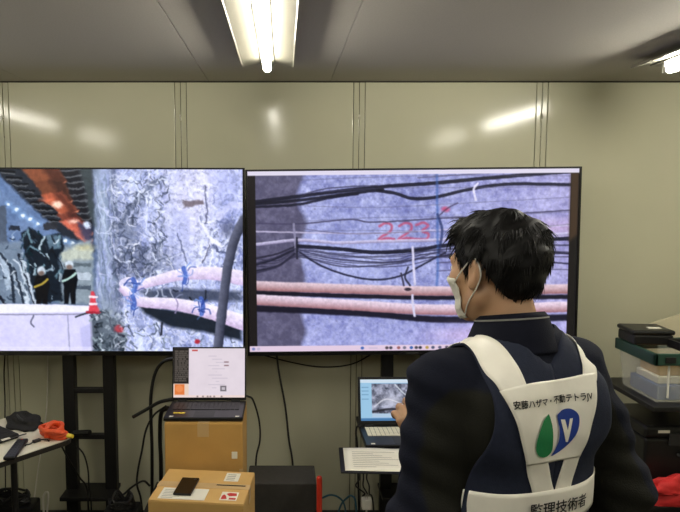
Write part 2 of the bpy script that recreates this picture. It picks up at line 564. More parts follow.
def paint_tunnel():
    p = Paint(-92, 245, 169, 351, 1.75)
    n1, n2, n3 = p.fbm(14, 3), p.fbm(5, 9), p.fbm(3, 21, 3)
    streak = p.fbm(5, 31, 4, 5.0)
    X, Y = p.X, p.Y
    # rock lining
    base = np.stack([176 + 60 * (n1 - .5) + 70 * (streak - .5), 184 + 60 * (n1 - .5) + 70 * (streak - .5), 222 + 46 * (n1 - .5) + 50 * (streak - .5)], -1)
    p.C[:] = base + (n2 - .5)[..., None] * 60
    bright = np.exp(-(((X - 192) / 26) ** 2 + ((Y - 205) / 55) ** 2)) + .55 * np.exp(-(((X - 225) / 25) ** 2 + ((Y - 178) / 30) ** 2))
    p.blend(np.clip(bright, 0, 1) * .8, (228, 224, 250))
    p.blend(np.clip((118 - X) / 22, 0, 1) * .75 * np.clip(streak * 1.6 - .1, 0, 1), (74, 88, 98))
    p.blend(np.exp(-((X - 108) / 6) ** 2) * .8 * streak, (190, 204, 222))
    p.blend(np.exp(-((X - 118 - (Y - 170) * .02) / 5) ** 2) * .6 * np.clip(n2 * 2 - .4, 0, 1), (40, 48, 60))
    for k in range(46):
        x = 96 + (k * 7.3) % 24
        y = 170 + (k * 31.7) % 120
        p.line([(x, y), (x + 1.5, y + 14), (x + .5, y + 30)], .8 + (k % 3) * .6, [(60, 72, 84), (206, 216, 234), (112, 126, 142)][k % 3], .5)
    # tunnel interior
    p.poly([(-92, 165), (94, 165), (97, 205), (101, 250), (97, 305), (-92, 305)], (96, 112, 138), 1, 1.5)
    p.poly([(-92, 120), (8, 165), (40, 196), (66, 236), (70, 262), (-92, 262)], (100, 122, 158), 1, 3)
    p.blend(((X < 70) & (Y < 250)) * np.clip(n1 * 2 - .6, 0, 1) * .5, (134, 152, 182))
    # dark pipes and brackets along the crown
    p.poly([(2, 165), (30, 165), (98, 250), (92, 258), (70, 238), (40, 208), (8, 176)], (46, 50, 56), 1, 1.5)
    p.poly([(50, 165), (98, 165), (97, 250), (80, 226), (62, 196)], (34, 34, 38), 1, 2)
    p.poly([(84, 165), (98, 165), (99, 225), (94, 215), (90, 190)], (72, 80, 80), .9, 2)
    for k in range(9):
        y = 170 + k * 6
        p.line([(60 + k * 3.0, y), (72 + k * 2.6, y + 1), (86 + k * 1.2, y - 1)], 1.5, (120, 122, 124), .75)
        p.line([(9 + k * 5.6, y + 1), (22 + k * 6, y + 2)], 2.0, (16, 18, 22), .9)
        p.line([(9 + k * 5.6, y + 3), (22 + k * 6, y + 4)], 1.1, (130, 130, 130), .7)
    # ventilation duct: sagging fabric segments, lit from below at the seams
    for xa, ya, xb, yb, w_, c, c2 in ((26, 166, 44, 186, 36, (136, 82, 56), (78, 46, 36)), (40, 182, 56, 204, 28, (118, 72, 50), (60, 38, 32)),
                                      (47, 194, 66, 214, 21, (176, 96, 68), (84, 48, 38)), (62, 214, 80, 230, 17, (128, 70, 54), (66, 40, 36)),
                                      (64, 220, 84, 236, 16, (206, 112, 88), (120, 64, 56)), (78, 233, 91, 243, 7, (204, 118, 100), (150, 84, 78))):
        p.poly([(xa, ya), (xa + w_, ya - 3), (xb + w_ * .8, yb - 4), (xb + w_ * .4, yb + 1), (xb, yb)], c, 1, 1.2)
        p.poly([(xa + w_ * .55, ya - 2), (xa + w_, ya - 3), (xb + w_ * .8, yb - 4), (xb + w_ * .5, yb)], c2, .75, 2.5)
        p.line([(xb - 1, yb - 1), (xb + w_ * .3, yb + 1.5), (xb + w_ * .75, yb - 4)], 1.6, (226, 150, 118), .8)
    p.disc(63, 204, 5, 3.2, (250, 214, 190), .95, 1.4)
    p.disc(53, 200, 6, 2.5, (226, 128, 92), .8, 1.6)
    p.disc(78, 221, 4.5, 2, (244, 206, 186), .85, 1.2)
    p.poly([(82, 222), (96, 226), (96, 243), (88, 238)], (58, 66, 92), .8, 1.5)
    p.disc(91, 224, 3.5, 3, (222, 234, 255), .95, 1.4)
    for x, y in [(-40, 168), (-22, 179), (-8, 187), (3, 194), (15, 204), (22.5, 209), (29, 215), (36, 218.5), (43, 222.5), (70, 239), (76, 241.5), (83, 243)]:
        p.disc(x, y, 4, 3.4, (150, 186, 230), .6, 1.8)
        p.disc(x, y, 1.8, 1.6, (240, 250, 255), 1, .6)
    # far end
    p.poly([(62, 246), (96, 238), (97, 303), (62, 303)], (140, 152, 160), 1, 2)
    p.poly([(64, 252), (80, 246), (96, 248), (95, 258), (66, 260)], (196, 200, 180), .8, 2)
    p.rect(68, 262, 94, 266, (86, 96, 100), .8)
    p.rect(80, 272, 94, 279, (196, 206, 216), .8)
    p.rect(78, 284, 94, 288, (70, 80, 90), .8)
    p.disc(89, 246, 8, 3, (216, 206, 150), .6, 2)
    # drilling rig
    p.poly([(-92, 205), (12, 206), (13, 250), (-92, 252)], (86, 96, 110), 1, .8)
    p.poly([(-92, 252), (26, 240), (38, 303), (-92, 303)], (120, 134, 150), 1, 2)
    r = random.Random(5)
    for k in range(46):
        x = r.uniform(-90, 34)
        y = r.uniform(245, 270)
        c = r.choice([(34, 42, 52), (58, 72, 86), (168, 182, 196), (206, 216, 226), (26, 30, 38)])
        p.line([(x, y), (x + r.uniform(4, 14), y + r.uniform(10, 24)), (x + r.uniform(8, 26), y + r.uniform(30, 54))], r.uniform(1, 3.2), c, .9)
    p.poly([(26, 232), (34, 226), (48, 236), (66, 232), (69, 246), (62, 258), (66, 300), (40, 303), (32, 270)], (26, 36, 44), 1, 1.2)
    p.poly([(50, 234), (66, 235), (65, 248), (54, 248)], (104, 126, 140), .9, 1)
    p.rect(48, 222, 62, 229, (52, 52, 54), .9)
    p.rect(15, 225, 25, 229, (40, 44, 52), .9)
    for k in range(38):
        x, y = r.uniform(27, 66), r.uniform(228, 286)
        c = r.choice([(18, 24, 30), (62, 86, 98), (120, 148, 158), (190, 206, 214), (14, 40, 44)])
        p.line([(x, y), (x + r.uniform(-6, 9), y + r.uniform(3, 14))], r.uniform(.8, 2.4), c, .9)
    for k in range(120):
        x, y = r.uniform(-90, 66), r.uniform(232, 302)
        if x < 12 and y < 252:
            continue
        c = r.choice([(18, 24, 30), (50, 62, 74), (96, 116, 130), (176, 192, 204), (220, 230, 238), (30, 40, 46)])
        p.line([(x, y), (x + r.uniform(-5, 5), y + r.uniform(-6, 6))], r.uniform(.7, 2.0), c, .8)
    p.warp(1.8, 4, 201, np.clip((100 - X) / 4, 0, 1) * np.clip((Y - 168) / 20, 0, 1))
    # two workers
    for x, h0, c in ((45, 266, (20, 20, 22)), (73, 260, (14, 18, 24))):
        p.poly([(x - 5, h0 + 8), (x + 6, h0 + 8), (x + 8, h0 + 18), (x + 6, h0 + 28), (x + 5, 303), (x + 1, 303), (x, h0 + 32), (x - 2, 303), (x - 6, 303), (x - 6, h0 + 26), (x - 8, h0 + 18)], c, 1, .7)
        p.disc(x, h0 + 3.5, 4.2, 4.2, (196, 206, 214), 1, .8)
        p.disc(x, h0 + 6, 3, 2.4, (120, 100, 88), .9, .8)
        p.line([(x - 7, h0 + 20), (x, h0 + 17), (x + 6, h0 + 12)], 2.2, (190, 166, 70) if x < 60 else (196, 226, 214), .9)
    # cab and pale barrier
    p.poly([(-92, 302), (60, 303.5), (93, 305), (94, 312), (-92, 314)], (232, 230, 250), 1, .6)
    p.poly([(-92, 314), (94, 311), (95, 351), (-92, 351)], (208, 204, 236), 1, .6)
    p.blend(((X < 94) & (Y > 314)) * (n1 - .4) * .5, (240, 238, 255))
    p.line([(-92, 314), (70, 313.5), (93, 311)], 1.4, (140, 138, 160), .9)
    p.line([(70, 314), (71, 351)], 1.2, (150, 150, 176), .9)
    p.line([(36, 315), (33, 322), (36, 326)], 1.6, (96, 96, 112), .9)
    p.line([(78, 316), (84, 314), (95, 311)], 1.8, (50, 54, 60), .9)
    p.poly([(82, 328), (93, 323), (94, 346), (84, 350)], (186, 184, 222), .8, 1)
    p.rect(-92, 346.5, 95, 351, (222, 218, 244), .5)
    # rubble
    p.poly([(93, 312), (104, 309), (124, 322), (128, 351), (94, 351)], (84, 92, 98), .9, 2)
    for k in range(150):
        x, y = r.uniform(94, 128), r.uniform(308, 351)
        c = r.choice([(24, 28, 34), (54, 62, 68), (150, 164, 170), (206, 214, 224), (36, 44, 48)])
        p.line([(x, y), (x + r.uniform(-4, 4), y + r.uniform(-4, 4))], r.uniform(.8, 2.2), c, .9)
    # cone
    p.poly([(94, 290), (97, 290), (101, 311), (91, 311)], (214, 74, 84), 1, .6)
    for y in (296, 303):
        p.line([(92.5, y), (99.5, y)], 2.4, (244, 226, 232), 1, curve=False)
    p.line([(89, 311.5), (102, 312)], 2.4, (160, 44, 56), 1, curve=False)
    p.line([(112, 318), (116, 330), (124, 336)], 2.4, (40, 40, 50), 1)
    p.disc(120, 329, 4, 4.5, (208, 40, 44), 1, 1)
    # fractured rock: dark chains and bright ropes
    def tangle(n, x0, x1, y0, y1, cols, wr, ln, seed):
        q = random.Random(seed)
        for _ in range(n):
            x, y, a = q.uniform(x0, x1), q.uniform(y0, y1), q.uniform(0, 6.28)
            pts = [(x, y)]
            for _ in range(3):
                a += q.uniform(-.8, .8)
                pts.append((pts[-1][0] + ln * math.cos(a) * q.uniform(.4, 1), pts[-1][1] + ln * math.sin(a) * q.uniform(.4, 1.2)))
            p.line(pts, q.uniform(*wr), q.choice(cols), q.uniform(.5, .95), .45)
    dk = [(52, 58, 72), (84, 92, 112), (110, 118, 144)]
    lt = [(236, 238, 252), (220, 224, 244), (204, 208, 236)]
    rid = 1 - abs(2 * p.fbm(9, 71, 4) - 1)
    rid2 = 1 - abs(2 * p.fbm(5, 77, 3, 1.6) - 1)
    spk = p.fbm(2.6, 83, 2)
    rock = np.clip((X - 112) / 10, 0, 1)
    heavy = np.clip(np.exp(-(((X - 146) / 30) ** 2 + ((Y - 262) / 22) ** 2)) + .8 * np.exp(-(((X - 138 - (200 - Y) * .75) / 9) ** 2)) * (Y < 235)
                    + .7 * np.exp(-(((X - 228) / 14) ** 2 + ((Y - 232) / 30) ** 2)), 0, 1)
    p.blend(rock * np.clip((rid - .86) * 9, 0, 1) * (.25 + .6 * heavy), (62, 68, 84))
    p.blend(rock * np.clip((rid2 - .86) * 9, 0, 1) * .55, (238, 238, 254))
    p.blend(rock * np.clip((.42 - spk) * 6, 0, 1) * (.05 + .7 * heavy), (50, 56, 70))
    p.blend(rock * np.clip((spk - .60) * 6, 0, 1) * (.12 + .45 * heavy), (232, 234, 250))
    p.disc(147, 262, 26, 15, (66, 72, 88), .5, 8)
    p.disc(132, 232, 10, 22, (90, 98, 116), .5, 6)
    p.disc(112, 318, 9, 26, (120, 130, 140), .6, 6)
    tangle(60, 116, 170, 176, 284, dk, (.5, 1.2), 5, 1)
    tangle(60, 110, 172, 176, 284, lt, (.5, 1.3), 6, 2)
    p.line([(124, 226), (132, 210), (142, 200), (150, 190), (158, 184), (168, 178)], 4.5, (86, 94, 112), .6, 1.5)
    tangle(40, 122, 168, 178, 226, [(40, 46, 58), (64, 70, 84), (226, 230, 246)], (.7, 1.6), 3, 3)
    tangle(50, 118, 172, 236, 282, [(44, 50, 62), (70, 78, 92), (220, 226, 244)], (.6, 1.5), 4, 4)
    tangle(40, 190, 243, 172, 272, lt, (.6, 2.0), 8, 5)
    tangle(26, 210, 243, 196, 270, [(96, 104, 140), (70, 76, 104), (120, 126, 170)], (.6, 1.6), 6, 6)
    p.line([(205, 222), (212, 236), (222, 244)], 4, (240, 240, 254), .8, 1)
    p.line([(214, 240), (206, 256), (198, 268)], 2.6, (236, 236, 252), .8, 1)
    p.line([(212, 244), (207, 256), (204, 262)], 1.6, (70, 70, 92), .8)
    p.line([(222, 216), (232, 206), (243, 204)], 7, (232, 230, 250), .8, 1.2)
    p.disc(230, 226, 6, 9, (76, 80, 104), .7, 3)
    p.poly([(214, 170), (243, 170), (243, 214), (222, 226)], (150, 158, 216), .40, 6)
    p.poly([(176, 206), (192, 212), (193, 262), (184, 240), (180, 262), (172, 236)], (150, 158, 206), .35, 3)
    p.line([(180, 232), (186, 252), (189, 262)], 1.5, (90, 96, 124), .8)
    p.poly([(186, 200), (206, 199), (207, 204), (187, 207)], (120, 108, 112), .9, 1)
    p.line([(208, 186), (210, 206), (209, 222)], 1.5, (90, 92, 116), .8)
    tangle(40, 118, 243, 320, 350, [(120, 130, 140), (96, 104, 116), (226, 230, 242), (60, 66, 74)], (.6, 1.8), 5, 7)
    p.warp(2.2, 5, 211, np.clip((X - 94) / 8, 0, 1))
    # shade under the pipes
    p.poly([(142, 290), (170, 287), (243, 290), (243, 300), (205, 300), (150, 297)], (54, 60, 74), .8, 2)
    p.poly([(138, 300), (160, 307), (205, 313), (243, 328), (243, 340), (205, 331), (172, 326), (146, 312)], (30, 36, 42), .95, 2)
    tangle(26, 140, 243, 288, 300, [(20, 24, 30), (200, 206, 226), (120, 126, 150)], (.8, 2), 4, 8)
    p.line([(128, 290), (124, 282), (132, 278), (142, 283)], 4.5, (222, 216, 240), 1)
    p.line([(140, 285), (160, 279), (185, 273), (215, 272), (246, 277)], 8.5, (236, 226, 244), 1, .6, w2=15, shade=(196, 176, 206))
    p.line([(126, 288), (140, 300), (175, 303), (205, 309), (246, 322)], 8, (236, 226, 244), 1, .6, w2=16, shade=(194, 172, 202))
    for x, y, a in ((187, 274, 12), (137, 284, 10), (136, 301, 10), (204, 305, 13)):
        p.line([(x - 1, y - a * .6), (x + 1, y), (x - .5, y + a * .6)], 4.4, (80, 104, 176), .95)
        tangle(9, x - 5, x + 5, y - 7, y + 7, [(52, 72, 140), (120, 146, 206)], (.8, 1.6), 4, int(x))
    p.line([(178, 298), (180, 304), (177, 312)], 1.4, (150, 136, 168), .9)
    p.line([(222, 306), (219, 314), (222, 322)], 1.6, (110, 104, 132), .9)
    # hose hanging in front
    p.line([(246, 218), (236, 240), (229, 270), (224, 310), (219, 352)], 9.5, (104, 106, 122), 1, .6, shade=(50, 52, 64))
    p.line([(164, 322), (163, 334)], 2.2, (40, 42, 48), .9)
    p.disc(199, 341, 2.6, 2.6, (170, 40, 50), .9, .8)
    p.warp(.5, 5, 221)
    p.mul(1 + (.08 + .14 * ((X > 95) | (Y < 302))) * (n3 - .5))
    p.C = (p.C - 128) * 1.15 + np.array([130.0, 132.0, 138.0])
    return p


def paint_lining():
    p = Paint(250, 581, 170, 350, 1.75)
    n1, n2, n3 = p.fbm(30, 41), p.fbm(5, 45), p.fbm(2.2, 49, 3)
    X, Y = p.X, p.Y
    v = (n1 - .5) * 60 + (n2 - .5) * 74 + (n3 - .5) * 50
    p.C[:] = np.stack([150 + v, 154 + v, 200 + v * .8], -1)
    p.blend(np.clip((Y - 300) / 60, 0, 1) * .4, (176, 178, 228))
    p.blend(np.clip((X - 440) / 140, 0, 1) * .35, (196, 176, 214))
    p.blend(np.exp(-(((X - 350) / 60) ** 2 + ((Y - 255) / 40) ** 2)) * .35, (186, 194, 236))
    edge = 302 + 4 * np.sin(Y * .12) + 6 * (n1 - .5)
    p.blend(np.clip((edge - X) / 3 + .5, 0, 1) * .9, (84, 80, 100))
    p.blend(np.clip((edge - X) / 3 + .5, 0, 1) * np.clip(n2 * 2.4 - .9, 0, 1) * .6, (124, 120, 146))
    p.blend(np.exp(-((X - edge - 1) / 2.2) ** 2) * .5 * n2, (60, 58, 76))
    r = random.Random(3)
    for _ in range(120):
        x, y = r.uniform(260, 570), r.uniform(176, 342)
        p.disc(x, y, r.uniform(.5, 1.3), r.uniform(.4, 1), (110, 108, 140), r.uniform(.2, .6))
    # faint pink line and red numbers painted on the lining
    p.blend(np.clip(1 - abs(Y - 232 + (X - 400) * .02) / 14, 0, 1) * np.clip((X - 470) / 60, 0, 1) * .35, (214, 160, 190))
    red = (186, 78, 104)
    for x in (380, 400):
        p.line([(x + 2, 225), (x + 8, 222), (x + 14, 224), (x + 13, 230), (x + 5, 235), (x + 1, 239), (x + 9, 237), (x + 17, 238)], 2.4, red, .78, .8)
    p.line([(419, 224), (426, 222), (431, 225), (425, 230), (431, 233), (429, 238), (419, 238)], 2.4, red, .75, .8)
    p.disc(448, 209, 4, 2.5, (206, 70, 100), .7, 1.2)
    p.line([(442, 215), (450, 208), (460, 203)], 1.4, (70, 60, 84), .7)
    # wires
    k = (34, 34, 48)
    p.line([(258, 200), (300, 195), (345, 190), (390, 186), (440, 183), (500, 178), (575, 173)], 3.6, k, .95)
    p.line([(258, 205), (300, 203), (330, 197), (360, 193)], 2.6, k, .9)
    p.line([(300, 198), (310, 192), (335, 187), (380, 185)], 1.2, (60, 58, 76), .8)
    p.line([(380, 190), (398, 193), (415, 198), (438, 197), (470, 190), (510, 185), (575, 186)], 3.2, k, .92)
    p.line([(420, 178), (470, 175), (520, 172)], 1.2, (86, 84, 108), .7)
    p.line([(258, 221), (300, 222), (352, 218), (376, 221), (440, 218), (575, 211)], 1.5, (76, 72, 96), .85)
    p.line([(258, 229), (320, 231), (380, 232), (470, 228), (575, 226)], 1.4, (196, 188, 214), .85)
    p.line([(300, 226), (350, 232), (420, 231)], 1.0, (100, 96, 122), .7)
    p.line([(258, 242), (300, 238), (340, 241), (380, 240), (445, 239), (575, 234)], 3.0, (206, 200, 226), .95, shade=(140, 132, 164))
    p.line([(300, 244), (340, 247), (380, 251), (420, 249), (445, 245), (500, 241), (575, 239)], 3.8, k, .95)
    p.line([(258, 262), (275, 257), (300, 246)], 2.2, k, .9)
    p.line([(258, 268), (280, 263), (300, 249)], 1.8, k, .85)
    p.line([(258, 256), (280, 251), (300, 243)], 1.6, (40, 38, 50), .85)
    for dy in (0, 5):
        p.line([(302, 248 + dy), (330, 255 + dy), (370, 260 + dy), (410, 259 + dy), (445, 250 + dy)], 1.1, (70, 68, 96), .8)
    p.line([(302, 250), (320, 262), (345, 272), (375, 278), (402, 275), (425, 264), (448, 252)], 1.9, (44, 44, 62), .92)
    p.line([(440, 256), (470, 252), (520, 250), (575, 254)], 2.0, (50, 48, 66), .9)
    p.line([(440, 262), (500, 259), (575, 264)], 1.3, (80, 76, 104), .8)
    p.line([(440, 270), (500, 268), (575, 270)], 1.2, (90, 86, 112), .7)
    p.line([(296, 222), (298, 250)], 2.2, (150, 146, 172), .8)
    p.line([(299, 236), (299, 256)], 2.0, (30, 30, 40), .8)
    p.line([(439, 172), (440, 216), (441, 260), (440, 290)], 2.4, (70, 104, 170), .65, 1)
    p.line([(440, 214), (445, 230), (442, 252)], 2.6, (44, 56, 96), .7)
    q_ = random.Random(12)
    for k in range(7):
        y0 = 246 + k * 2.4
        p.line([(258, y0 + q_.uniform(4, 14)), (280, y0 + q_.uniform(0, 8)), (300, y0 - k), (345, y0 + q_.uniform(2, 8)), (395, y0 + q_.uniform(2, 9)), (447, y0 - k + q_.uniform(-1, 3)), (575, y0 + q_.uniform(-4, 4))],
               q_.uniform(.7, 1.5), (52, 50, 68), .7)
    for k in range(5):
        y0 = 178 + k * 13
        p.line([(300, y0 + q_.uniform(-4, 4)), (380, y0 + q_.uniform(-4, 4)), (470, y0 + q_.uniform(-5, 3)), (575, y0 + q_.uniform(-6, 2))], .8, (100, 98, 124), .5)
    p.line([(258, 202), (300, 199), (350, 193), (385, 189)], 3.0, (30, 30, 42), .9)
    # two pink pipes with their shadows
    p.line([(258, 290), (350, 294), (450, 297), (575, 297)], 4.5, (28, 26, 36), .95, .8)
    p.line([(258, 283), (350, 287), (445, 290), (575, 289)], 9.5, (216, 194, 202), 1, .7, shade=(150, 104, 104))
    p.line([(258, 306), (320, 309), (380, 313), (450, 319), (575, 318)], 6.5, (30, 28, 40), .95, .9)
    p.line([(258, 297), (350, 303), (445, 309), (575, 307)], 10.5, (226, 208, 222), 1, .7, shade=(154, 108, 112))
    for a, b in ((246, 283), (294, 315)):
        p.line([(415.5, a), (416.5, (a + b) / 2), (418, b)], 2.4, (206, 202, 224), .95)
    p.line([(411, 266), (408, 276), (413, 284)], 2.0, (50, 50, 64), .9)
    p.line([(404, 272), (407, 284)], 1.8, (60, 58, 74), .9)
    p.disc(411, 288, 3.5, 1.6, (40, 34, 44), .9)
    p.line([(478, 200), (476, 190), (480, 184)], 2.2, (226, 222, 240), .9)
    p.blend(np.exp(-(((X - 470) / 40) ** 2 + ((Y - 335) / 10) ** 2)) * .5, (222, 190, 224))
    p.warp(.4, 5, 231)
    p.C = (p.C - 128) * 1.12 + np.array([128.0, 129.0, 133.0])
    p.mul(1 + .16 * (p.fbm(2.2, 241, 2) - .5))
    # window bars and black margins
    p.rect(250, 170, 258, 350, (26, 22, 24))
    p.rect(572.5, 174, 581, 350, (20, 17, 18))
    p.poly([(572.5, 174), (581, 174), (581, 235), (572.5, 242)], (70, 52, 38), .9, 2)
    p.rect(250, 170, 581, 174.4, (226, 220, 240))
    p.rect(250, 344.2, 581, 350, (226, 204, 226))
    for x, c in ((254, (120, 130, 190)), (259, (190, 180, 210)), (365, (60, 100, 180)), (390, (70, 60, 70)), (394, (60, 60, 76)), (402, (150, 90, 90)),
                 (408, (110, 110, 130)), (415, (40, 90, 170)), (420, (60, 60, 70)), (424, (40, 42, 60)), (431, (180, 150, 70)), (437, (70, 80, 110)),
                 (444, (90, 90, 120)), (451, (80, 70, 90)), (458, (140, 130, 150))):
        p.disc(x, 347, 1.7, 1.5, c, .95)
    p.line([(372, 347), (380, 347)], 1.4, (206, 190, 216), .9, curve=False)
    return p


def television(label, x0, x1, y0, y1, painter, sides, roll=0.0):
    """x0..y1: outline of the set in the photograph; sides: bezel widths left, right, top, bottom"""
    a, b = at(x0, y1, TV_Y), at(x1, y0, TV_Y)
    w, h = b.x - a.x, b.z - a.z
    t = thing('television', label, 'television', ((a.x + b.x) / 2, TV_Y, (a.z + b.z) / 2), rot=(0, roll, 0))
    l, r, tp, bt = sides
    y_ = 0.0
    MB().box(-w / 2 + .004, w / 2 - .004, .012, .045, -h / 2 + .004, h / 2 - .004, bev=.006).build('back_cover', M['tvback'], t)
    MB().box(-w * .3, w * .3, .04, .075, -h * .42, h * .1, bev=.012).build('electronics_box', M['tvback'], t)
    fr = MB()
    fr.box(-w / 2, w / 2, -.002, .02, h / 2 - tp, h / 2, bev=.0015)
    fr.box(-w / 2, w / 2, -.002, .02, -h / 2, -h / 2 + bt, bev=.0015)
    fr.box(-w / 2, -w / 2 + l, -.002, .02, -h / 2 + bt * .9, h / 2 - tp * .9, bev=.0015)
    fr.box(w / 2 - r, w / 2, -.002, .02, -h / 2 + bt * .9, h / 2 - tp * .9, bev=.0015)
    fr.build('bezel', M['bezel'], t)
    lg = MB().box(-.03, .03, -.0035, -.001, -h / 2 + .004, -h / 2 + .012)
    lg.build('maker_badge', M['plastic2'], t)
    p = painter()
    p.mesh('screen', w - l - r, h - tp - bt, picture_mat('screen_picture', SCREEN), t, ((l - r) / 2, .004, (bt - tp) / 2))
    return t


television('large flat television showing a tunnel with an orange air duct', -95, 244.6, 167.5, 355.5, paint_tunnel, (.010, .011, .008, .022), math.radians(.1))
television('large flat television showing two pink pipes and red numbers 223', 247, 583, 168.0, 354.5, paint_lining, (.010, .011, .009, .020), math.radians(-.55))


def tv_stand(label, px_posts, shelf):
    P = [at(p, 430, 3.19) for p in px_posts]
    cx = (P[0].x + P[1].x) / 2
    hw = (P[1].x - P[0].x) / 2
    t = thing('screen_stand', label, 'stand', (cx, 3.17, 0))
    for s in (-1, 1):
        MB().box(s * hw - .029, s * hw + .029, -.005, .045, .05, 1.75, bev=.004).build('post', M['stand'], t)
    for z in (.752, .515, .20):
        MB().box(-hw - .0, hw + .0, .0, .03, z - .013, z + .013, bev=.003).build('crossbar', M['stand'], t)
    for z in (1.25, 1.6):
        MB().box(-.19, .19, -.012, .0, z - .025, z + .025, bev=.003).build('mount_rail', M['stand'], t)
    for s in (-1, 1):
        f = MB().box(s * hw - .03, s * hw + .03, -.55, .08, .045, .085, bev=.006)
        f.build('foot', M['stand'], t)
        for yy in (-.51, .05):
            w = MB().tube([(s * hw - .012, yy, .024), (s * hw + .012, yy, .024)], .024, 14)
            w.build('castor', M['plastic'], t, True)
    MB().box(-.13, .13, -.10, .075, .225, .245, bev=.004).build('lower_shelf', M['stand'], t)
    if shelf:
        MB().box(-.255, .26, -.62, -.0, .605, .622, bev=.004).build('laptop_shelf', M['stand'], t)
        for s in (-1, 1):
            MB().box(s * hw - .012, s * hw + .012, -.4, 0, .565, .606, bev=.003).build('shelf_bracket', M['stand'], t)
    else:
        b = MB().tube([(-.07, -.035, .548), (-.01, -.05, .556), (.018, -.06, .560)], .014, 8)
        b.build('camera_bracket', M['stand'], t, True)
    return t


tv_stand('black steel stand carrying the television that shows the tunnel', (71.5, 111), False)
tv_stand('black steel stand with laptop shelf under the television showing pipes', (386, 425), True)
# ------------------------------------------------------------------ laptops
def onz(px, py, z):
    """point on the horizontal plane z seen at a photograph position"""
    xv, yv = (px - CX) / F_PX, (256.0 - py) / F_PX
    d = Vector((xv, math.cos(PITCH) + yv * math.sin(PITCH), -math.sin(PITCH) + yv * math.cos(PITCH)))
    return Vector((0, 0, HC)) + d * ((z - HC) / d.z)


def laptop(label, loc, rotz, w, d, lidh, tilt, painter, keymat, bezel=(.006, .014)):
    t = thing('laptop', label, 'laptop', loc, rotz)
    MB().box(-w / 2, w / 2, -d / 2, d / 2, .002, .019, bev=.004).build('base', M['plastic'], t)
    kb = MB()
    rows, cols = 6, 15
    kw, kd = w * .86 / cols, d * .46 / rows
    for r in range(rows):
        for c in range(cols):
            if r == 0 and 4 <= c <= 9:
                continue
            x0 = -w * .43 + c * kw
            y0 = -d * .06 + r * kd
            kb.box(x0 + .0012, x0 + kw - .0012, y0 + .0012, y0 + kd - .0012, .0185, .0215)
    kb.box(-w * .43 + 4 * kw + .001, -w * .43 + 10 * kw - .001, -d * .06 + .001, -d * .06 + kd - .001, .0185, .0215)
    k = kb.build('keyboard', keymat, t)
    k['kind'] = 'stuff'
    MB().box(-w * .13, w * .13, -d * .44, -d * .12, .0185, .0198, bev=.0005, seg=1).build('touchpad', M['plastic2'], t)
    for x in (-w * .43, w * .40):
        MB().box(x, x + w * .05, -d * .47, -d * .41, .0185, .0196).build('sticker', M['paper'], t)
    for s in (-1, 1):
        MB().tube([(s * w * .36 - .02, d / 2 - .006, .02), (s * w * .36 + .02, d / 2 - .006, .02)], .006, 10).build('hinge', M['plastic'], t, True)
    R = Matrix.Translation((0, d / 2 - .004, .021)) @ Matrix.Rotation(-math.radians(tilt), 4, 'X')
    lid = MB().box(-w / 2, w / 2, .0, .008, 0, lidh, bev=.003, mtx=R).build('lid', M['plastic'], t)
    p = painter()
    bz, bb = bezel
    sw, sh = w - 2 * bz, lidh - bz - bb
    s = p.mesh('screen', sw, sh, picture_mat('laptop_picture', SCREEN, .35), lid, (0, -.0006, bb + sh / 2))
    s.data.transform(R)
    return t


def paint_document():
    p = Paint(0, 77, 0, 50, 2.6)
    p.C[:] = (226, 214, 224)
    n = p.fbm(9, 5)
    p.C += ((n - .5) * 10)[..., None]
    p.rect(0, 0, 16.5, 36, (30, 26, 24))
    r = random.Random(2)
    for k in range(16):
        y = 3 + k * 2
        x = 2
        while x < 15:
            l = r.uniform(.8, 3)
            p.line([(x, y), (min(x + l, 15.5), y)], .8, (150, 140, 132), .85, curve=False)
            x += l + r.uniform(.8, 2)
    p.rect(0, 36, 16.5, 50, (232, 206, 190))
    p.rect(1.5, 36.5, 12, 47, (226, 122, 62))
    p.disc(6.5, 41, 4, 3.6, (240, 152, 96), .7)
    p.rect(20, 1.5, 26, 3, (196, 74, 70))
    for k in range(11):
        y = 8 + k * 3.2
        p.line([(38 + (k % 3) * 4, y), (46 + (k * 7 % 5) * 3, y)], .7, (190, 180, 196), .7, curve=False)
    for y in (14, 17.5):
        p.line([(55, y), (59, y)], 1, (120, 84, 90), .9, curve=False)
    p.rect(50.5, 38, 57, 43.5, (110, 104, 112))
    p.rect(52, 39.4, 55.6, 42.2, (196, 188, 196))
    p.rect(0, 47.6, 77, 50, (236, 214, 210))
    for x in (26, 32, 37, 40, 44, 52):
        p.disc(x, 48.8, .9, .7, (110, 96, 100), .9)
    return p


def paint_viewer():
    p = Paint(0, 80, 0, 46, 2.4)
    p.C[:] = (150, 190, 224)
    p.rect(0, 0, 80, 4, (206, 222, 236))
    p.rect(0, 4, 13, 46, (152, 196, 226))
    for y in (9, 13, 17, 22):
        p.line([(2, y), (9, y)], .9, (96, 140, 180), .8, curve=False)
    p.rect(13, 5, 68, 38, (70, 74, 92))
    n = p.fbm(5, 3)
    m = ((p.X > 13) & (p.X < 68) & (p.Y > 5) & (p.Y < 38)).astype(float)
    p.blend(m * np.clip(n * 2.6 - .9, 0, 1), (176, 180, 204))
    p.blend(m * np.clip(.9 - n * 2.2, 0, 1), (30, 32, 44))
    p.blend(m * np.exp(-(((p.X - 36) / 16) ** 2 + ((p.Y - 24) / 7) ** 2)) * .7, (206, 208, 226))
    p.line([(40, 6), (50, 16), (60, 22)], 1.6, (206, 214, 226), .9)
    p.line([(16, 30), (30, 22), (52, 28), (66, 20)], 1.4, (220, 220, 232), .8)
    p.line([(14, 36), (36, 33), (66, 37)], 2.4, (26, 26, 36), .8)
    p.rect(13, 38, 68, 42, (176, 200, 224))
    p.rect(68, 4, 80, 46, (168, 202, 228))
    p.rect(0, 43, 80, 46, (70, 120, 170))
    return p


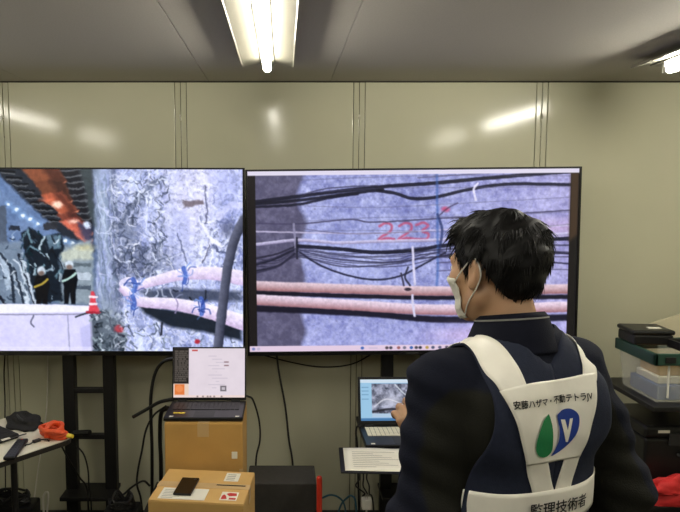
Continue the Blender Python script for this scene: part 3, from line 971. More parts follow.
# ------------------------------------------------------------------ cardboard boxes on a low table, laptop on the upper one
LOW = .37
lt = thing('low_table', 'low black table hidden under the two cardboard boxes', 'table', (-.30, 2.68, 0))
MB().box(-.30, .130, -.36, .30, LOW - .03, LOW, bev=.004).build('tabletop', M['stand'], lt)
for x in (-.27, .10):
    for y in (-.33, .27):
        MB().tube([(x, y, 0), (x, y, LOW - .03)], .014, 10).build('leg', M['stand'], lt, True)


def carton(name, label, loc, rotz, w, d, h, m, seam_dir):
    t = thing(name, label, 'box', loc, rotz)
    MB().box(-w / 2, w / 2, -d / 2, d / 2, 0, h - .003, bev=.004).build('body', m, t)
    g = .0015
    if seam_dir == 'x':
        MB().box(-w / 2 + .001, w / 2 - .001, -d / 2 + .001, -g, h - .004, h, bev=.0015, seg=1).build('flap', m, t)
        MB().box(-w / 2 + .001, w / 2 - .001, g, d / 2 - .001, h - .004, h, bev=.0015, seg=1).build('flap', m, t)
    else:
        MB().box(-w / 2 + .001, -g, -d / 2 + .001, d / 2 - .001, h - .004, h, bev=.0015, seg=1).build('flap', m, t)
        MB().box(g, w / 2 - .001, -d / 2 + .001, d / 2 - .001, h - .004, h, bev=.0015, seg=1).build('flap', m, t)
    return t


ZL = .578
ca = carton('cardboard_box', 'wide cardboard box with labels and a phone on its lid', (-.313, 2.480, LOW), math.radians(-6), .365, .285, ZL - LOW, M['card2'], 'x')
hL = ZL - LOW
MB().box(-.184, .184, -.022, .022, hL - .0005, hL + .0006).build('tape', M['tape'], ca)
MB().box(-.1835, -.1828, -.022, .022, hL - .06, hL).build('tape', M['tape'], ca)
MB().box(.1828, .1835, -.022, .022, hL - .06, hL).build('tape', M['tape'], ca)
lab = MB().box(-.150, .030, -.128, -.035, hL + .0004, hL + .0012).build('shipping_label', M['paper'], ca)
g = MB()
for k in range(6):
    g.box(-.140, -.145 + .05 + (k * 37 % 5) * .012, -.12 + k * .013, -.117 + k * .013, hL + .0012, hL + .0016)
g.build('print', M['paper_line'], lab)
lab = MB().box(.070, .128, .045, .122, hL + .0004, hL + .0012).build('address_label', M['paper'], ca)
g = MB()
for k in range(4):
    g.box(.078, .112, .055 + k * .016, .060 + k * .016, hL + .0012, hL + .0016)
g.build('print', M['paper_line'], lab)
lab = MB().box(.085, .150, -.118, -.050, hL + .0004, hL + .0012).build('fragile_label', M['paper'], ca)
g = MB()
g.prism([(.090, -.112), (.112, -.108), (.106, -.084), (.096, -.072), (.090, -.085)], hL + .0012, hL + .0017)
g.prism([(.118, -.085), (.146, -.080), (.143, -.060), (.118, -.057), (.104, -.066)], hL + .0012, hL + .0017)
g.box(.120, .146, -.112, -.098, hL + .0012, hL + .0017)
g.build('red_mark', M['red_ink'], lab)
MB().box(.05, .165, .004, .012, hL + .0006, hL + .0013).build('printed_strip', M['ink'], ca)

ZU = .766
cb = carton('cardboard_box', 'plain brown cardboard box under the laptop with the document', (-.335, 2.815, LOW), 0.0, .330, .30, ZU - LOW, M['card'], 'y')
hU = ZU - LOW
MB().box(-.026, .022, -.1512, -.1503, hU - .060, hU - .002).build('tape', M['tape'], cb)
MB().box(-.024, .024, -.150, .150, hU - .0002, hU + .0006).build('tape', M['tape'], cb)
MB().box(.118, .142, -.1512, -.1503, hU - .155, hU - .125).build('sticker', M['paper'], cb)
MB().box(.150, .166, -.1512, -.1503, hU - .31, hU - .20, bev=.0003, seg=1).build('corner_tape', M['tape'], cb)

lp = laptop('black laptop showing a white document, on the brown box', (-.338, 2.79, ZU + .001), 0.0, .338, .228, .243, 8, paint_document, M['keys'])
MB().box(-.135, -.085, -.062, -.048, .0185, .0197).build('yellow_sticker', M['yellow'], lp)
ph = thing('mobile_phone', 'black mobile phone lying on the labelled cardboard box', 'phone', onz(186.5, 487.5, ZL + .002), math.radians(-6))
MB().box(-.0355, .0355, -.072, .072, .0005, .009, bev=.004, seg=3).build('body', M['plastic'], ph)
MB().box(-.0335, .0335, -.070, .070, .0085, .0094, bev=.0004, seg=1).build('glass', M['phone'], ph)
MB().tube([(.022, .055, .009), (.022, .055, .0098)], .006, 14).build('lens', M['plastic'], ph, True)

# charcoal case and red baton
a, b = at(247, 466, 2.96), at(316.5, 467.5, 2.96)
a.x, b.x = at(247, 468, 2.78).x, at(316.5, 469, 2.78).x
cs = thing('equipment_case', 'charcoal grey upright case standing beside the cardboard boxes', 'case', ((a.x + b.x) / 2, 2.88, 0))
w_ = (b.x - a.x) / 2
hc_ = (a.z + b.z) / 2
MB().box(-w_, w_, -.10, .10, 0.01, hc_ - .20, bev=.012).build('body', M['case'], cs)
MB().box(-w_, w_, -.10, .10, hc_ - .198, hc_, bev=.006).build('lid', M['case'], cs)
for s in (-1, 1):
    MB().box(s * .08 - .018, s * .08 + .018, -.108, -.099, hc_ - .225, hc_ - .175, bev=.003).build('latch', M['plastic'], cs)
    for yy in (-.07, .07):
        MB().box(s * (w_ - .03) - .012, s * (w_ - .03) + .012, yy - .012, yy + .012, 0, .012).build('foot', M['plastic'], cs)
p = at(318.5, 476, 2.74)
bt = thing('signal_baton', 'thin red baton standing upright against the charcoal case', 'baton', (p.x + .004, 2.74, 0))
MB().tube([(0, 0, .19), (0, 0, p.z - .012), (0, 0, p.z - .004), (0, 0, p.z)], [.0125, .0125, .011, .006], 16).build('light_tube', M['red'], bt, True, 50)
MB().tube([(0, 0, 0), (0, 0, .17), (0, 0, .19)], [.018, .016, .0125], 16).build('handle', M['plastic'], bt, True, 50)

# ------------------------------------------------------------------ laptop and papers on the stand shelf
SZ = .622
laptop('black laptop with glare-tinted keys showing a rock photo, on stand shelf', (.535, 2.86, SZ + .001), math.radians(1), .355, .24, .225, 14, paint_viewer, M['keys_glare'], (.012, .022))
q = onz(371, 459, SZ + .006)
tb_ = thing('clipboard', 'black clipboard lying in front of the laptop with glare-tinted keys', 'clipboard', (.400, 2.605, SZ + .002), math.radians(-3))
MB().box(-.165, .16, -.130, .130, 0, .006, bev=.003).build('board', M['plastic'], tb_)
MB().box(.145, .158, -.04, .04, .005, .014, bev=.003).build('clip', M['metal_hook'], tb_)
sh = thing('paper_sheet', 'white sheet of notes lying on the black clipboard', 'paper', (.398, 2.603, SZ + .0095), math.radians(-3))
n = 14
P = np.zeros((10, n, 3))
for i in range(10):
    for j in range(n):
        P[i, j] = ((j / (n - 1) - .5) * .29, (i / 9 - .5) * .235, .0012 + .003 * abs(math.sin(j * .33)) * (i / 9))
grid_mesh('sheet', P, M['paper'], sh, .0004)
g = MB()
for k in range(9):
    y = -.085 + k * .019
    g.box(-.11, -.02 + (k * 5 % 7) * .018, y, y + .0025, .0050, .0053)
g.build('print', M['paper_line'], sh)

# ------------------------------------------------------------------ white table at the left with things on it
TZ = .68
c0 = onz(75, 437, TZ)
d1 = (onz(0, 462, TZ) - c0)
ang = math.atan2(d1.y, d1.x) + math.pi          # local -x runs along the visible edge
tab = thing('work_table', 'white topped table with dark edge and black clutter on it', 'table', (c0.x, c0.y, 0), ang)
TR = Matrix.Translation((c0.x, c0.y, 0)) @ Matrix.Rotation(ang, 4, 'Z')
D = .47
rc = .05
poly = [(-1.2, 0)]
for k in range(7):
    a_ = -math.pi / 2 + k * math.pi / 12
    poly.append((-rc + rc * math.cos(a_), rc + rc * math.sin(a_)))
for k in range(7):
    a_ = k * math.pi / 12
    poly.append((-rc + rc * math.cos(a_), D - rc + rc * math.sin(a_)))
poly += [(-1.2, D)]
sgn = 1
# local +y must lead towards the wall
if (TR @ Vector((0, 1, 0)) - TR @ Vector((0, 0, 0))).y < 0:
    sgn = -1
poly = [(x, sgn * y) for x, y in poly]
MB().prism(poly, TZ - .003, TZ).build('tabletop', M['table'], tab)
sc_ = [(-.6 + (x + .6) * 1.004, y + (.0025 if abs(y) > D / 2 else -.0025) * sgn) for x, y in poly]
MB().prism(sc_, TZ - .024, TZ - .0035, bev=.002).build('edge_band', M['table_edge'], tab)
for lx in (-.25, -1.12):
    for ly in (.06, D - .06):
        MB().tube([(lx, sgn * ly, 0), (lx, sgn * ly, TZ - .02)], .013, 10).build('leg', M['stand'], tab, True)
    MB().box(lx - .01, lx + .01, min(sgn * .06, sgn * (D - .06)), max(sgn * .06, sgn * (D - .06)), .30, .325, bev=.002).build('leg_brace', M['stand'], tab)


def lump(name, c, r, m, parent=None, seed=1, amp=.2, rings=20, segs=30, flat=.15, rotz=0.0, freq=3.0):
    """soft folded heap sitting on z = c.z"""
    q = np.random.default_rng(seed)
    K = q.normal(size=(7, 3)) * freq
    ph_ = q.random(7) * 6.28
    P = np.zeros((rings + 1, segs, 3))
    for i in range(rings + 1):
        th = math.pi * i / rings
        for j in range(segs):
            a_ = 2 * math.pi * j / segs
            v = np.array([math.sin(th) * math.cos(a_), math.sin(th) * math.sin(a_), math.cos(th)])
            s = 1 + amp * np.sin(K @ v + ph_).mean() * 2.2
            P[i, j] = v * s * np.array(r)
    P[..., 2] = np.maximum(P[..., 2], -r[2] * flat) + r[2] * flat
    ca_, sa_ = math.cos(rotz), math.sin(rotz)
    X = P[..., 0] * ca_ - P[..., 1] * sa_ + c[0]
    Y = P[..., 0] * sa_ + P[..., 1] * ca_ + c[1]
    P = np.stack([X, Y, P[..., 2] + c[2]], -1)
    return grid_mesh(name, P, m, parent, closed=True)


q = onz(22, 434, TZ)
fo = thing('document_case', 'flat black zip case with a white tag on the table', 'case', TR @ Vector((-.27, sgn * .315, TZ + .001)), ang)
MB().box(-.20, .115, -.14, .150, 0, .022, bev=.008, seg=3).build('body', M['cloth'], fo)
MB().tube([(-.195, -sgn * .141, .011), (.145, -sgn * .141, .011)], .003, 6).build('zip', M['plastic2'], fo)
q2 = (TR.to_3x3().inverted() @ (onz(6, 439, TZ + .024) - fo.location))
MB().box(q2.x - .018, q2.x + .018, q2.y - .006, q2.y + .010, .0215, .0232).build('tag', M['paper'], fo)

q = onz(50, 424, TZ)
bg = thing('cloth_pouch', 'crumpled black cloth pouch at the back of the white table', 'pouch', TR @ Vector((-.05, sgn * .325, TZ + .001)), ang)
lump('body', (0, 0, 0), (.064, .110, .032), M['cloth'], bg, 4, .22, freq=4)
MB().tube(spline([(-.02, -.06, .024), (-.025, -.02, .034), (-.01, .03, .034), (.01, .07, .024)]), .006, 6).build('drawstring', M['plastic2'], bg, True)

q = onz(54, 437, TZ)
oc = thing('cord_bundle', 'bundle of orange cord with a yellow end on the table', 'cord', (q.x, q.y - .01, TZ + .001), ang + 1.75)
qr = random.Random(4)
for k in range(5):
    pts = []
    for j in range(26):
        a_ = 2 * math.pi * j / 24
        pts.append((.068 * math.cos(a_) * (1 - .06 * k) + .004 * math.sin(3 * a_ + k), (.026 + .004 * k) * math.sin(a_) * (1 + .15 * math.sin(2 * a_ + k)) + .004 * (k - 2),
                    .0105 + .010 * k + .004 * math.sin(2 * a_ + k * 1.3)))
    MB().tube(pts, .0085, 8).build('loop', M['orange'], oc, True)
MB().tube(spline([(.0, -.034, .012), (.004, -.03, .050), (.006, .0, .064), (.004, .030, .048), (.0, .036, .012)]), .010, 8).build('binding', M['orange'], oc, True)
MB().tube([(-.06, -.010, .018), (-.082, -.016, .016), (-.097, -.018, .016)], [.010, .0105, .008], 10).build('end_plug', M['yellow'], oc, True)

q0, q1 = onz(9, 461, TZ), onz(23, 442, TZ)
v = q1 - q0
rm = thing('remote_control', 'slim black remote control lying on the white table', 'remote control', ((q0.x + q1.x) / 2, (q0.y + q1.y) / 2, TZ + .001), math.atan2(v.y, v.x) - math.pi / 2)
L = v.length / 2
MB().box(-.023, .023, -L, L, 0, .016, bev=.006, seg=3).build('body', M['plastic'], rm, True)
g = MB()
for r_ in range(9):
    for c_ in range(3):
        g.box(-.016 + c_ * .0125, -.0085 + c_ * .0125, -L * .8 + r_ * L * .18, -L * .8 + r_ * L * .18 + .007, .0155, .0175, bev=.001, seg=1)
kb_ = g.build('buttons', M['plastic2'], rm)
kb_['kind'] = 'stuff'
MB().tube([(0, L * .86, .0155), (0, L * .86, .0175)], .004, 10).build('power_button', M['red'], rm, True)

q = onz(36, 441, TZ)
pl = thing('cable_adapter', 'short black adapter lead beside the orange cord', 'adapter', (q.x + .01, q.y - .012, TZ + .0005), ang)
MB().box(-.02, .014, -.008, .008, .0, .013, bev=.003).build('plug', M['plastic'], pl)
MB().tube(spline([(-.02, 0, .006), (-.035, -.006, .004), (-.05, -.002, .004), (-.06, -.008, .004)]), .003, 6).build('lead', M['rubber'], pl, True)
MB().tube(spline([(.014, 0, .006), (.035, -.016, .004), (.03, -.04, .004)]), .003, 6).build('lead', M['rubber'], pl, True)

# ------------------------------------------------------------------ storage rack at the right
CXL, CY0, CY1 = 1.553, 2.655, 2.96
SH = .852
rk = thing('storage_rack', 'black steel rack carrying the clear green-rimmed storage box', 'rack', (1.86, 2.86, 0))
for x in (-.03, .38):
    MB().box(x - .016, x + .016, .20, .24, 0, SH + .05, bev=.003).build('post', M['stand'], rk)
    MB().box(x - .016, x + .016, -.26, .30, 0, .03, bev=.003).build('foot', M['stand'], rk)
    for z in (SH, .425):
        MB().box(x - .010, x + .010, -.24, .20, z - .05, z - .019, bev=.002).build('bracket', M['stand'], rk)
for z in (SH, .425):
    MB().box(-.335, .42, -.25, .20, z - .02, z, bev=.003).build('shelf', M['stand'], rk)

bx_ = thing('storage_box', 'clear plastic storage box with a dark green rim on the rack', 'storage box', (CXL, CY0, SH + .001))
W, Dp, H = .46, CY1 - CY0, .205
tp_ = .018


def open_tub(w, d, h, ins, th):
    g = MB()
    lo = [(ins, ins), (w - ins, ins), (w - ins, d - ins), (ins, d - ins)]
    hi = [(0, 0), (w, 0), (w, d), (0, d)]
    li = [(x + (th if x < w / 2 else -th), y + (th if y < d / 2 else -th)) for x, y in lo]
    hi2 = [(x + (th if x < w / 2 else -th), y + (th if y < d / 2 else -th)) for x, y in hi]
    V = lambda pts, z: [g.bm.verts.new((x, y, z)) for x, y in pts]
    a0, b0, b1, a1 = V(lo, 0), V(hi, h), V(hi2, h), V(li, th)
    g.bm.faces.new(a0[::-1])
    for A, B in ((a0, b0), (b0, b1), (b1, a1)):
        for k in range(4):
            g.bm.faces.new((A[k], A[(k + 1) % 4], B[(k + 1) % 4], B[k]))
    g.bm.faces.new(a1)
    return g


open_tub(W, Dp, H, tp_, .003).build('tub', M['clear'], bx_)
rim = MB()
for x0, x1, y0, y1 in ((-.012, W + .012, -.012, .004), (-.012, W + .012, Dp - .004, Dp + .012), (-.012, .004, -.012, Dp + .012), (W - .004, W + .012, -.012, Dp + .012)):
    rim.box(x0, x1, y0, y1, H - .042, H + .008, bev=.004)
rim.build('rim', M['green'], bx_)
for x in (.06, .17, .28, .39):
    MB().box(x - .004, x + .004, .006, .012, .02, H - .04, bev=.001, seg=1).build('rib', M['white_plastic'], bx_)
MB().box(.03, .075, -.016, -.010, H - .03, H - .005, bev=.002).build('latch', M['plastic'], bx_)

# what shows through the clouded sides
for k, (x, y, z, w, d, h, m, lb) in enumerate([
        (.03, .03, .005, .10, .22, .062, 'label_blue', 'small blue carton inside the clear storage box'),
        (.14, .03, .005, .16, .22, .060, 'label_blue', 'wide blue carton inside the clear storage box'),
        (.04, .05, .070, .30, .17, .030, 'paper', 'stack of white papers inside the clear storage box'),
        (.05, .06, .102, .26, .15, .055, 'card', 'tan packet inside the clear storage box')]):
    o = MB().box(0, w, 0, d, 0, h, bev=.004).build(['carton', 'carton', 'paper_stack', 'packet'][k], M[m])
    o.location = (CXL + x, CY0 + y, SH + .001 + z)
    tag(o, lb, ['carton', 'carton', 'papers', 'packet'][k])
# black boxes resting on the rim
c_ = at(614, 330, 2.93)
o = thing('organizer_box', 'black lidded organizer box on top of the storage box', 'box', (CXL + .075, CY1 - .085, SH + .001 + H + .009), math.radians(-4))
MB().box(-.085, .085, -.075, .085, 0, .045, bev=.008).build('body', M['plastic'], o)
MB().box(-.090, .090, -.080, .090, .046, .066, bev=.008).build('lid', M['plastic'], o)
MB().box(.0, .055, -.03, .0, .0655, .067, bev=.0003, seg=1).build('label', M['paper'], o)
o = thing('tool_tray', 'black tool tray with white tag lying across the storage box', 'tray', (CXL + .245, CY0 + .075, SH + .001 + H + .009), math.radians(3))
MB().box(-.13, .2, -.09, .05, 0, .012, bev=.004).build('base', M['plastic'], o)
for x0, x1, y0, y1 in ((-.13, .2, -.09, -.083), (-.13, .2, .043, .05), (-.13, -.123, -.09, .05), (.193, .2, -.09, .05)):
    MB().box(x0, x1, y0, y1, .0, .036, bev=.002).build('side', M['plastic'], o)
MB().box(-.055, .0, -.093, -.0895, .008, .026).build('tag', M['paper'], o)
o = thing('paper_wrapping', 'crumpled white wrapping lying in the black tool tray', 'wrapping', (CXL + .28, CY0 + .055, SH + .001 + H + .0225))
lump('sheet', (.0, 0, 0), (.09, .032, .02), M['paper'], o, 8, .3, freq=5)
# beige board leaning behind
a_, b_ = at(640, 319, 3.20), at(700, 295, 3.20)
o = thing('foam_board', 'beige board leaning on the wall behind the storage box', 'board', (1.80, 3.16, SH + .001), 0.0)
MB().prism([(0, 0), (.55, 0), (.55, b_.z + .03 - SH), (.03, a_.z - SH - .008), (0, a_.z - SH - .02)], -.006, .006,
           mtx=Matrix.Rotation(math.radians(90), 4, 'X') @ Matrix.Identity(4)).build('panel', M['beige'], o)

# lower shelf: black case and red jacket
o = thing('tool_case', 'black glossy tool case on the rack under the storage box', 'case', (1.725, 2.885, .426))
MB().box(-.16, .30, -.16, .16, 0, .25, bev=.012, seg=3).build('body', M['plastic'], o)
MB().box(-.165, .305, -.165, .165, .252, .305, bev=.014, seg=3).build('lid', M['plastic'], o)
for x in (-.04, .16):
    MB().box(x - .022, x + .022, -.174, -.162, .22, .275, bev=.003).build('latch', M['plastic2'], o)
MB().tube(spline([(-.02, -.164, .18), (-.01, -.185, .18), (.06, -.19, .18), (.13, -.185, .18), (.14, -.164, .18)]), .007, 8).build('handle', M['plastic2'], o, True)
MB().box(-.11, -.06, -.1665, -.165, .276, .288).build('label', M['paper'], o)
o = thing('folded_jacket', 'crumpled red jacket lying before the black tool case', 'jacket', (1.69, 2.655, .427))
lump('body', (.0, .0, 0), (.17, .055, .10), M['redcloth'], o, 12, .16, 26, 44, freq=5)
lump('sleeve', (-.03, -.01, .055), (.12, .035, .055), M['redcloth'], o, 15, .16, freq=5, rotz=.25)

# ------------------------------------------------------------------ cables
def cable(label, pts, r=.004, m='rubber', name='cable', group=None, wig=0.0):
    P = [Vector(p) for p in pts]
    if wig:
        q = random.Random(hash(label) % 1000 if False else len(label))
        S = spline(P, 6)
        P = [p + Vector((q.uniform(-wig, wig), q.uniform(-wig, wig), 0)) for p in S]
        P[0], P[-1] = S[0], S[-1]
    o = MB().tube(spline(P, 6), r, 8).build(name, M[m], None, True)
    return tag(o, label, 'cable', group)


A = at
cable('thin black cable dropping from the document laptop towards the case', [A(247, 396, 2.88), A(253, 400, 2.98), A(259, 420, 3.0), A(260, 440, 3.0), A(256, 460, 3.0), A(256, 500, 3.02), A(258, 560, 3.02)], .0045)
cable('black power cable hanging from the pipe-showing television to the case', [A(276, 350, 3.14), A(279, 372, 3.14), A(285, 405, 3.12), A(289, 440, 3.1), A(293, 468, 3.08), A(295, 540, 3.06)], .005)
cable('thin cable sagging along the wall under the televisions', [A(252, 352, 3.285), A(290, 362, 3.285), A(322, 367, 3.285), A(352, 364, 3.285), A(375, 352, 3.285)], .0035)
cable('thick black cable looping left of the laptop with the document', [A(174, 399, 2.93), A(160, 402, 2.97), A(149, 408, 3.0), A(133, 417, 3.02)], .0085)
cable('black cable arching from behind the laptop down the brown box', [A(176, 358, 2.98), A(163, 362, 3.02), A(155, 374, 3.04), A(151, 395, 3.04), A(151, 420, 3.04), A(152, 450, 3.04), A(152, 500, 3.04), A(152, 555, 3.04)], .008)
cable('black cable hanging in a long slack curve beside the boxes', [A(166, 406, 2.96), A(154, 415, 3.0), A(146, 430, 3.02), A(142, 450, 3.02), A(138, 470, 3.02), A(137, 485, 3.02), A(141, 500, 3.02), A(143, 530, 3.02)], .005)
cable('thickest black cable dropping straight down behind the brown box', [A(168, 408, 2.98), A(161, 414, 3.04), A(160, 440, 3.07), A(161, 470, 3.07), A(160, 555, 3.07)], .010)
cable('black cable running low from the stand to the boxes', [A(119, 497, 2.98), A(124, 494, 2.98), A(132, 487, 2.98), A(143, 481, 2.94), A(150, 486, 2.94)], .005)
cable('black lead hanging from the table past the steel post', [A(62, 447, 2.83), A(70, 462, 2.9), A(80, 478, 2.96), A(87, 490, 2.98), A(89, 530, 2.98)], .004)
cable('thin black lead bowing out beside the steel post', [A(77, 446, 3.02), A(84, 455, 3.02), A(88, 470, 3.02), A(89, 488, 3.02), A(91, 500, 3.02), A(92, 540, 3.02)], .004)
cable('white cable running down the wall behind the table', [A(48, 352, 3.285), A(47, 400, 3.285), A(44, 430, 3.285), A(38, 470, 3.285), A(33, 510, 3.285), A(32, 530, 3.285)], .0035, 'cable_white')
cable('black cable running down the wall at the white table', [A(5, 352, 3.285), A(4, 375, 3.285), A(5, 400, 3.285), A(5, 430, 3.285), A(6, 530, 3.285)], .0035)
cable('white cable curled on edge below the white table', [A(44, 515, 3.0), A(43, 500, 3.0), A(45, 493, 3.0), A(48, 493, 3.0), A(48, 502, 3.0), A(47, 516, 3.0), A(47, 560, 3.0)], .005, 'cable_white')
cable('blue network cable curling up beside the red baton', [A(322, 498, 3.0), A(330, 495, 3.02), A(338, 497, 3.04), A(344, 504, 3.05), A(346, 520, 3.05), A(346, 560, 3.05)], .0045, 'cable_blue')
cable('blue network cable bending towards the stand foot', [A(336, 520, 3.02), A(341, 505, 3.02), A(347, 498, 3.0), A(352, 496, 2.98), A(356, 506, 2.96), A(358, 560, 2.96)], .0045, 'cable_blue')
for k, (lb, dx) in enumerate((('black cable hanging straight below the clipboard', 0), ('black cable twisting below the laptop shelf', 6), ('black cable knotted above the white plug', 11))):
    cable(lb, [A(357 + dx, 470, 2.80), A(360 + dx * .6, 478, 2.84), A(356 + dx * 1.2, 486, 2.88), A(365 + dx * .4, 494, 2.9), A(362 + dx, 502, 2.92), A(366 + dx, 560, 2.95)], .0035)
p_ = A(360, 428, 2.98)
cable('black lead at the hinge of the laptop with pale keys', [A(362, 426, 2.96), A(357, 427, 2.97), A(356, 434, 2.97), A(357, 442, 2.96), A(358, 470, 2.97), A(360, 555, 2.98)], .005)

# power strip with plugs and adapters piled on the low floor area
p_ = A(366, 500, 2.85)
o = thing('power_adapter', 'small white plug adapter hanging below the laptop shelf', 'adapter', (p_.x, 2.83, 0))
MB().box(-.022, .022, -.02, .02, p_.z - .03, p_.z + .018, bev=.005).build('body', M['white_plastic'], o)
MB().tube([(0, 0, p_.z - .03), (0, .004, .2), (.01, .01, .006)], .004, 8).build('lead', M['cable_white'], o, True)
MB().box(-.006, -.003, -.004, .004, p_.z + .018, p_.z + .034).build('prong', M['metal_hook'], o)
MB().box(.003, .006, -.004, .004, p_.z + .018, p_.z + .034).build('prong', M['metal_hook'], o)


def adapter_heap(label, px, py, Y, w):
    p = A(px, py, Y)
    o = thing('cable_heap', label, 'cables', (p.x, Y, 0))
    q = random.Random(int(px))
    base = MB().box(-w * .5, w * .5, -.06, .06, 0, p.z - .05, bev=.01).build('bin', M['plastic'], o)
    for k in range(7):
        pts = []
        ph_ = q.uniform(0, 6.28)
        for j in range(15):
            a_ = ph_ + j * .48
            pts.append((w * (.30 + .1 * q.random()) * math.cos(a_), .045 * math.sin(a_), p.z - .045 + .05 * q.random() * (k + 1) / 7))
        MB().tube(spline(pts, 3), .0055, 6).build('coil', M['rubber'], o, True)
    return o


adapter_heap('heap of black cables in a bin left of the boxes', 122, 496, 2.80, .15)
adapter_heap('heap of black cables in a bin under the white table', 8, 492, 2.93, .26)
# ------------------------------------------------------------------ the person
class Field:
    """signed distance field on a grid, blended from simple solids, turned into one continuous surface"""

    def __init__(self, lo, hi, h):
        self.lo, self.h = np.array(lo, float), h
        self.n = np.ceil((np.array(hi) - self.lo) / h).astype(int) + 1
        self.F = np.full(self.n, 1.0, np.float32)

    def region(self, lo, hi):
        a = np.clip(np.floor((np.array(lo) - self.lo) / self.h).astype(int), 0, self.n)
        b = np.clip(np.ceil((np.array(hi) - self.lo) / self.h).astype(int) + 1, 0, self.n)
        sl = tuple(slice(i, j) for i, j in zip(a, b))
        ax = [self.lo[k] + self.h * np.arange(a[k], b[k]) for k in range(3)]
        return sl, ax[0][:, None, None].astype(np.float32), ax[1][None, :, None].astype(np.float32), ax[2][None, None, :].astype(np.float32)

    def put(self, lo, hi, fn, k=.0, op='add'):
        m = k + 3 * self.h
        sl, X, Y, Z = self.region(np.array(lo) - m, np.array(hi) + m)
        d = fn(X, Y, Z)
        f = self.F[sl]
        if op == 'add':
            if k > 0:
                h = np.maximum(k - np.abs(f - d), 0) / k
                self.F[sl] = np.minimum(f, d) - h * h * k * .25
            else:
                self.F[sl] = np.minimum(f, d)
        else:
            d = -d
            if k > 0:
                h = np.maximum(k - np.abs(f - d), 0) / k
                self.F[sl] = np.maximum(f, d) + h * h * k * .25
            else:
                self.F[sl] = np.maximum(f, d)

    def ell(self, c, r, k=.02, op='add', yaw=0.0, tilt=0.0, mtx=None):
        c, r = np.array(c, float), np.array(r, float)
        R = Euler((tilt, 0, yaw)).to_matrix() if mtx is None else mtx
        R = np.array(R)
        ext = max(r)

        def fn(X, Y, Z):
            dx, dy, dz = X - c[0], Y - c[1], Z - c[2]
            u = R[0, 0] * dx + R[1, 0] * dy + R[2, 0] * dz
            v = R[0, 1] * dx + R[1, 1] * dy + R[2, 1] * dz
            w = R[0, 2] * dx + R[1, 2] * dy + R[2, 2] * dz
            k0 = np.sqrt((u / r[0]) ** 2 + (v / r[1]) ** 2 + (w / r[2]) ** 2)
            k1 = np.sqrt((u / r[0] ** 2) ** 2 + (v / r[1] ** 2) ** 2 + (w / r[2] ** 2) ** 2)
            return k0 * (k0 - 1) / np.maximum(k1, 1e-6)
        self.put(c - ext, c + ext, fn, k, op)

    def cone(self, a, b, ra, rb, k=.02, op='add'):
        a, b = np.array(a, float), np.array(b, float)
        m = max(ra, rb)
        e = b - a
        L2 = float(e @ e)

        def fn(X, Y, Z):
            t = np.clip(((X - a[0]) * e[0] + (Y - a[1]) * e[1] + (Z - a[2]) * e[2]) / L2, 0, 1)
            return np.sqrt((X - a[0] - t * e[0]) ** 2 + (Y - a[1] - t * e[1]) ** 2 + (Z - a[2] - t * e[2]) ** 2) - (ra + (rb - ra) * t)
        self.put(np.minimum(a, b) - m, np.maximum(a, b) + m, fn, k, op)

    def chain(self, pts, rad, k=.02):
        for i in range(len(pts) - 1):
            self.cone(pts[i], pts[i + 1], rad[i], rad[i + 1], k)

    def loft(self, zs, a, b, cy, k=.03, ex=2.3, cx=None):
        zs = np.array(zs)

        def ip(z, v):
            # smooth interpolation
            i = np.clip(np.searchsorted(zs, z) - 1, 0, len(zs) - 2)
            t = np.clip((z - zs[i]) / (zs[i + 1] - zs[i]), 0, 1)
            v = np.array(v, float)
            g = np.gradient(v, zs)
            hh = zs[i + 1] - zs[i]
            return ((2 * t ** 3 - 3 * t ** 2 + 1) * v[i] + (t ** 3 - 2 * t ** 2 + t) * hh * g[i] + (-2 * t ** 3 + 3 * t ** 2) * v[i + 1] + (t ** 3 - t ** 2) * hh * g[i + 1])

        def fn(X, Y, Z):
            z = Z.ravel()
            A, B, Cc = ip(z, a)[None, None], ip(z, b)[None, None], ip(z, cy)[None, None]
            q = (np.abs(X / A) ** ex + np.abs((Y - Cc) / B) ** ex) ** (1 / ex)
            d = (q - 1) * np.minimum(A, B)
            return np.maximum(d, np.maximum(zs[0] - Z, Z - zs[-1])).astype(np.float32)
        m = max(max(a), max(b))
        self.put((-m, min(cy) - m, zs[0]), (m, max(cy) + m, zs[-1]), fn, k)

    def displace(self, fn, lo, hi):
        sl, X, Y, Z = self.region(lo, hi)
        self.F[sl] += fn(X, Y, Z).astype(np.float32)

    def surface(self):
        F, n = self.F, self.n
        ins = F < 0
        c = ins[:-1, :-1, :-1].astype(np.int8)
        cnt = np.zeros(n - 1, np.int8)
        for dx in (0, 1):
            for dy in (0, 1):
                for dz in (0, 1):
                    cnt += ins[dx:n[0] - 1 + dx, dy:n[1] - 1 + dy, dz:n[2] - 1 + dz]
        act = np.argwhere((cnt > 0) & (cnt < 8))
        idx = np.full(n - 1, -1, np.int64)
        idx[act[:, 0], act[:, 1], act[:, 2]] = np.arange(len(act))
        corn = np.array([(i, j, k) for i in (0, 1) for j in (0, 1) for k in (0, 1)])
        val = np.stack([F[act[:, 0] + c_[0], act[:, 1] + c_[1], act[:, 2] + c_[2]] for c_ in corn], 1)
        P = np.zeros((len(act), 3))
        N = np.zeros(len(act))
        for i in range(8):
            for j in range(i + 1, 8):
                if np.abs(corn[i] - corn[j]).sum() != 1:
                    continue
                a, b = val[:, i], val[:, j]
                k = (a < 0) != (b < 0)
                t = np.where(k, a / np.where(k, a - b, 1), 0)
                P += np.where(k[:, None], corn[i] + t[:, None] * (corn[j] - corn[i]), 0)
                N += k
        P = (act + P / np.maximum(N, 1)[:, None]) * self.h + self.lo
        faces = []
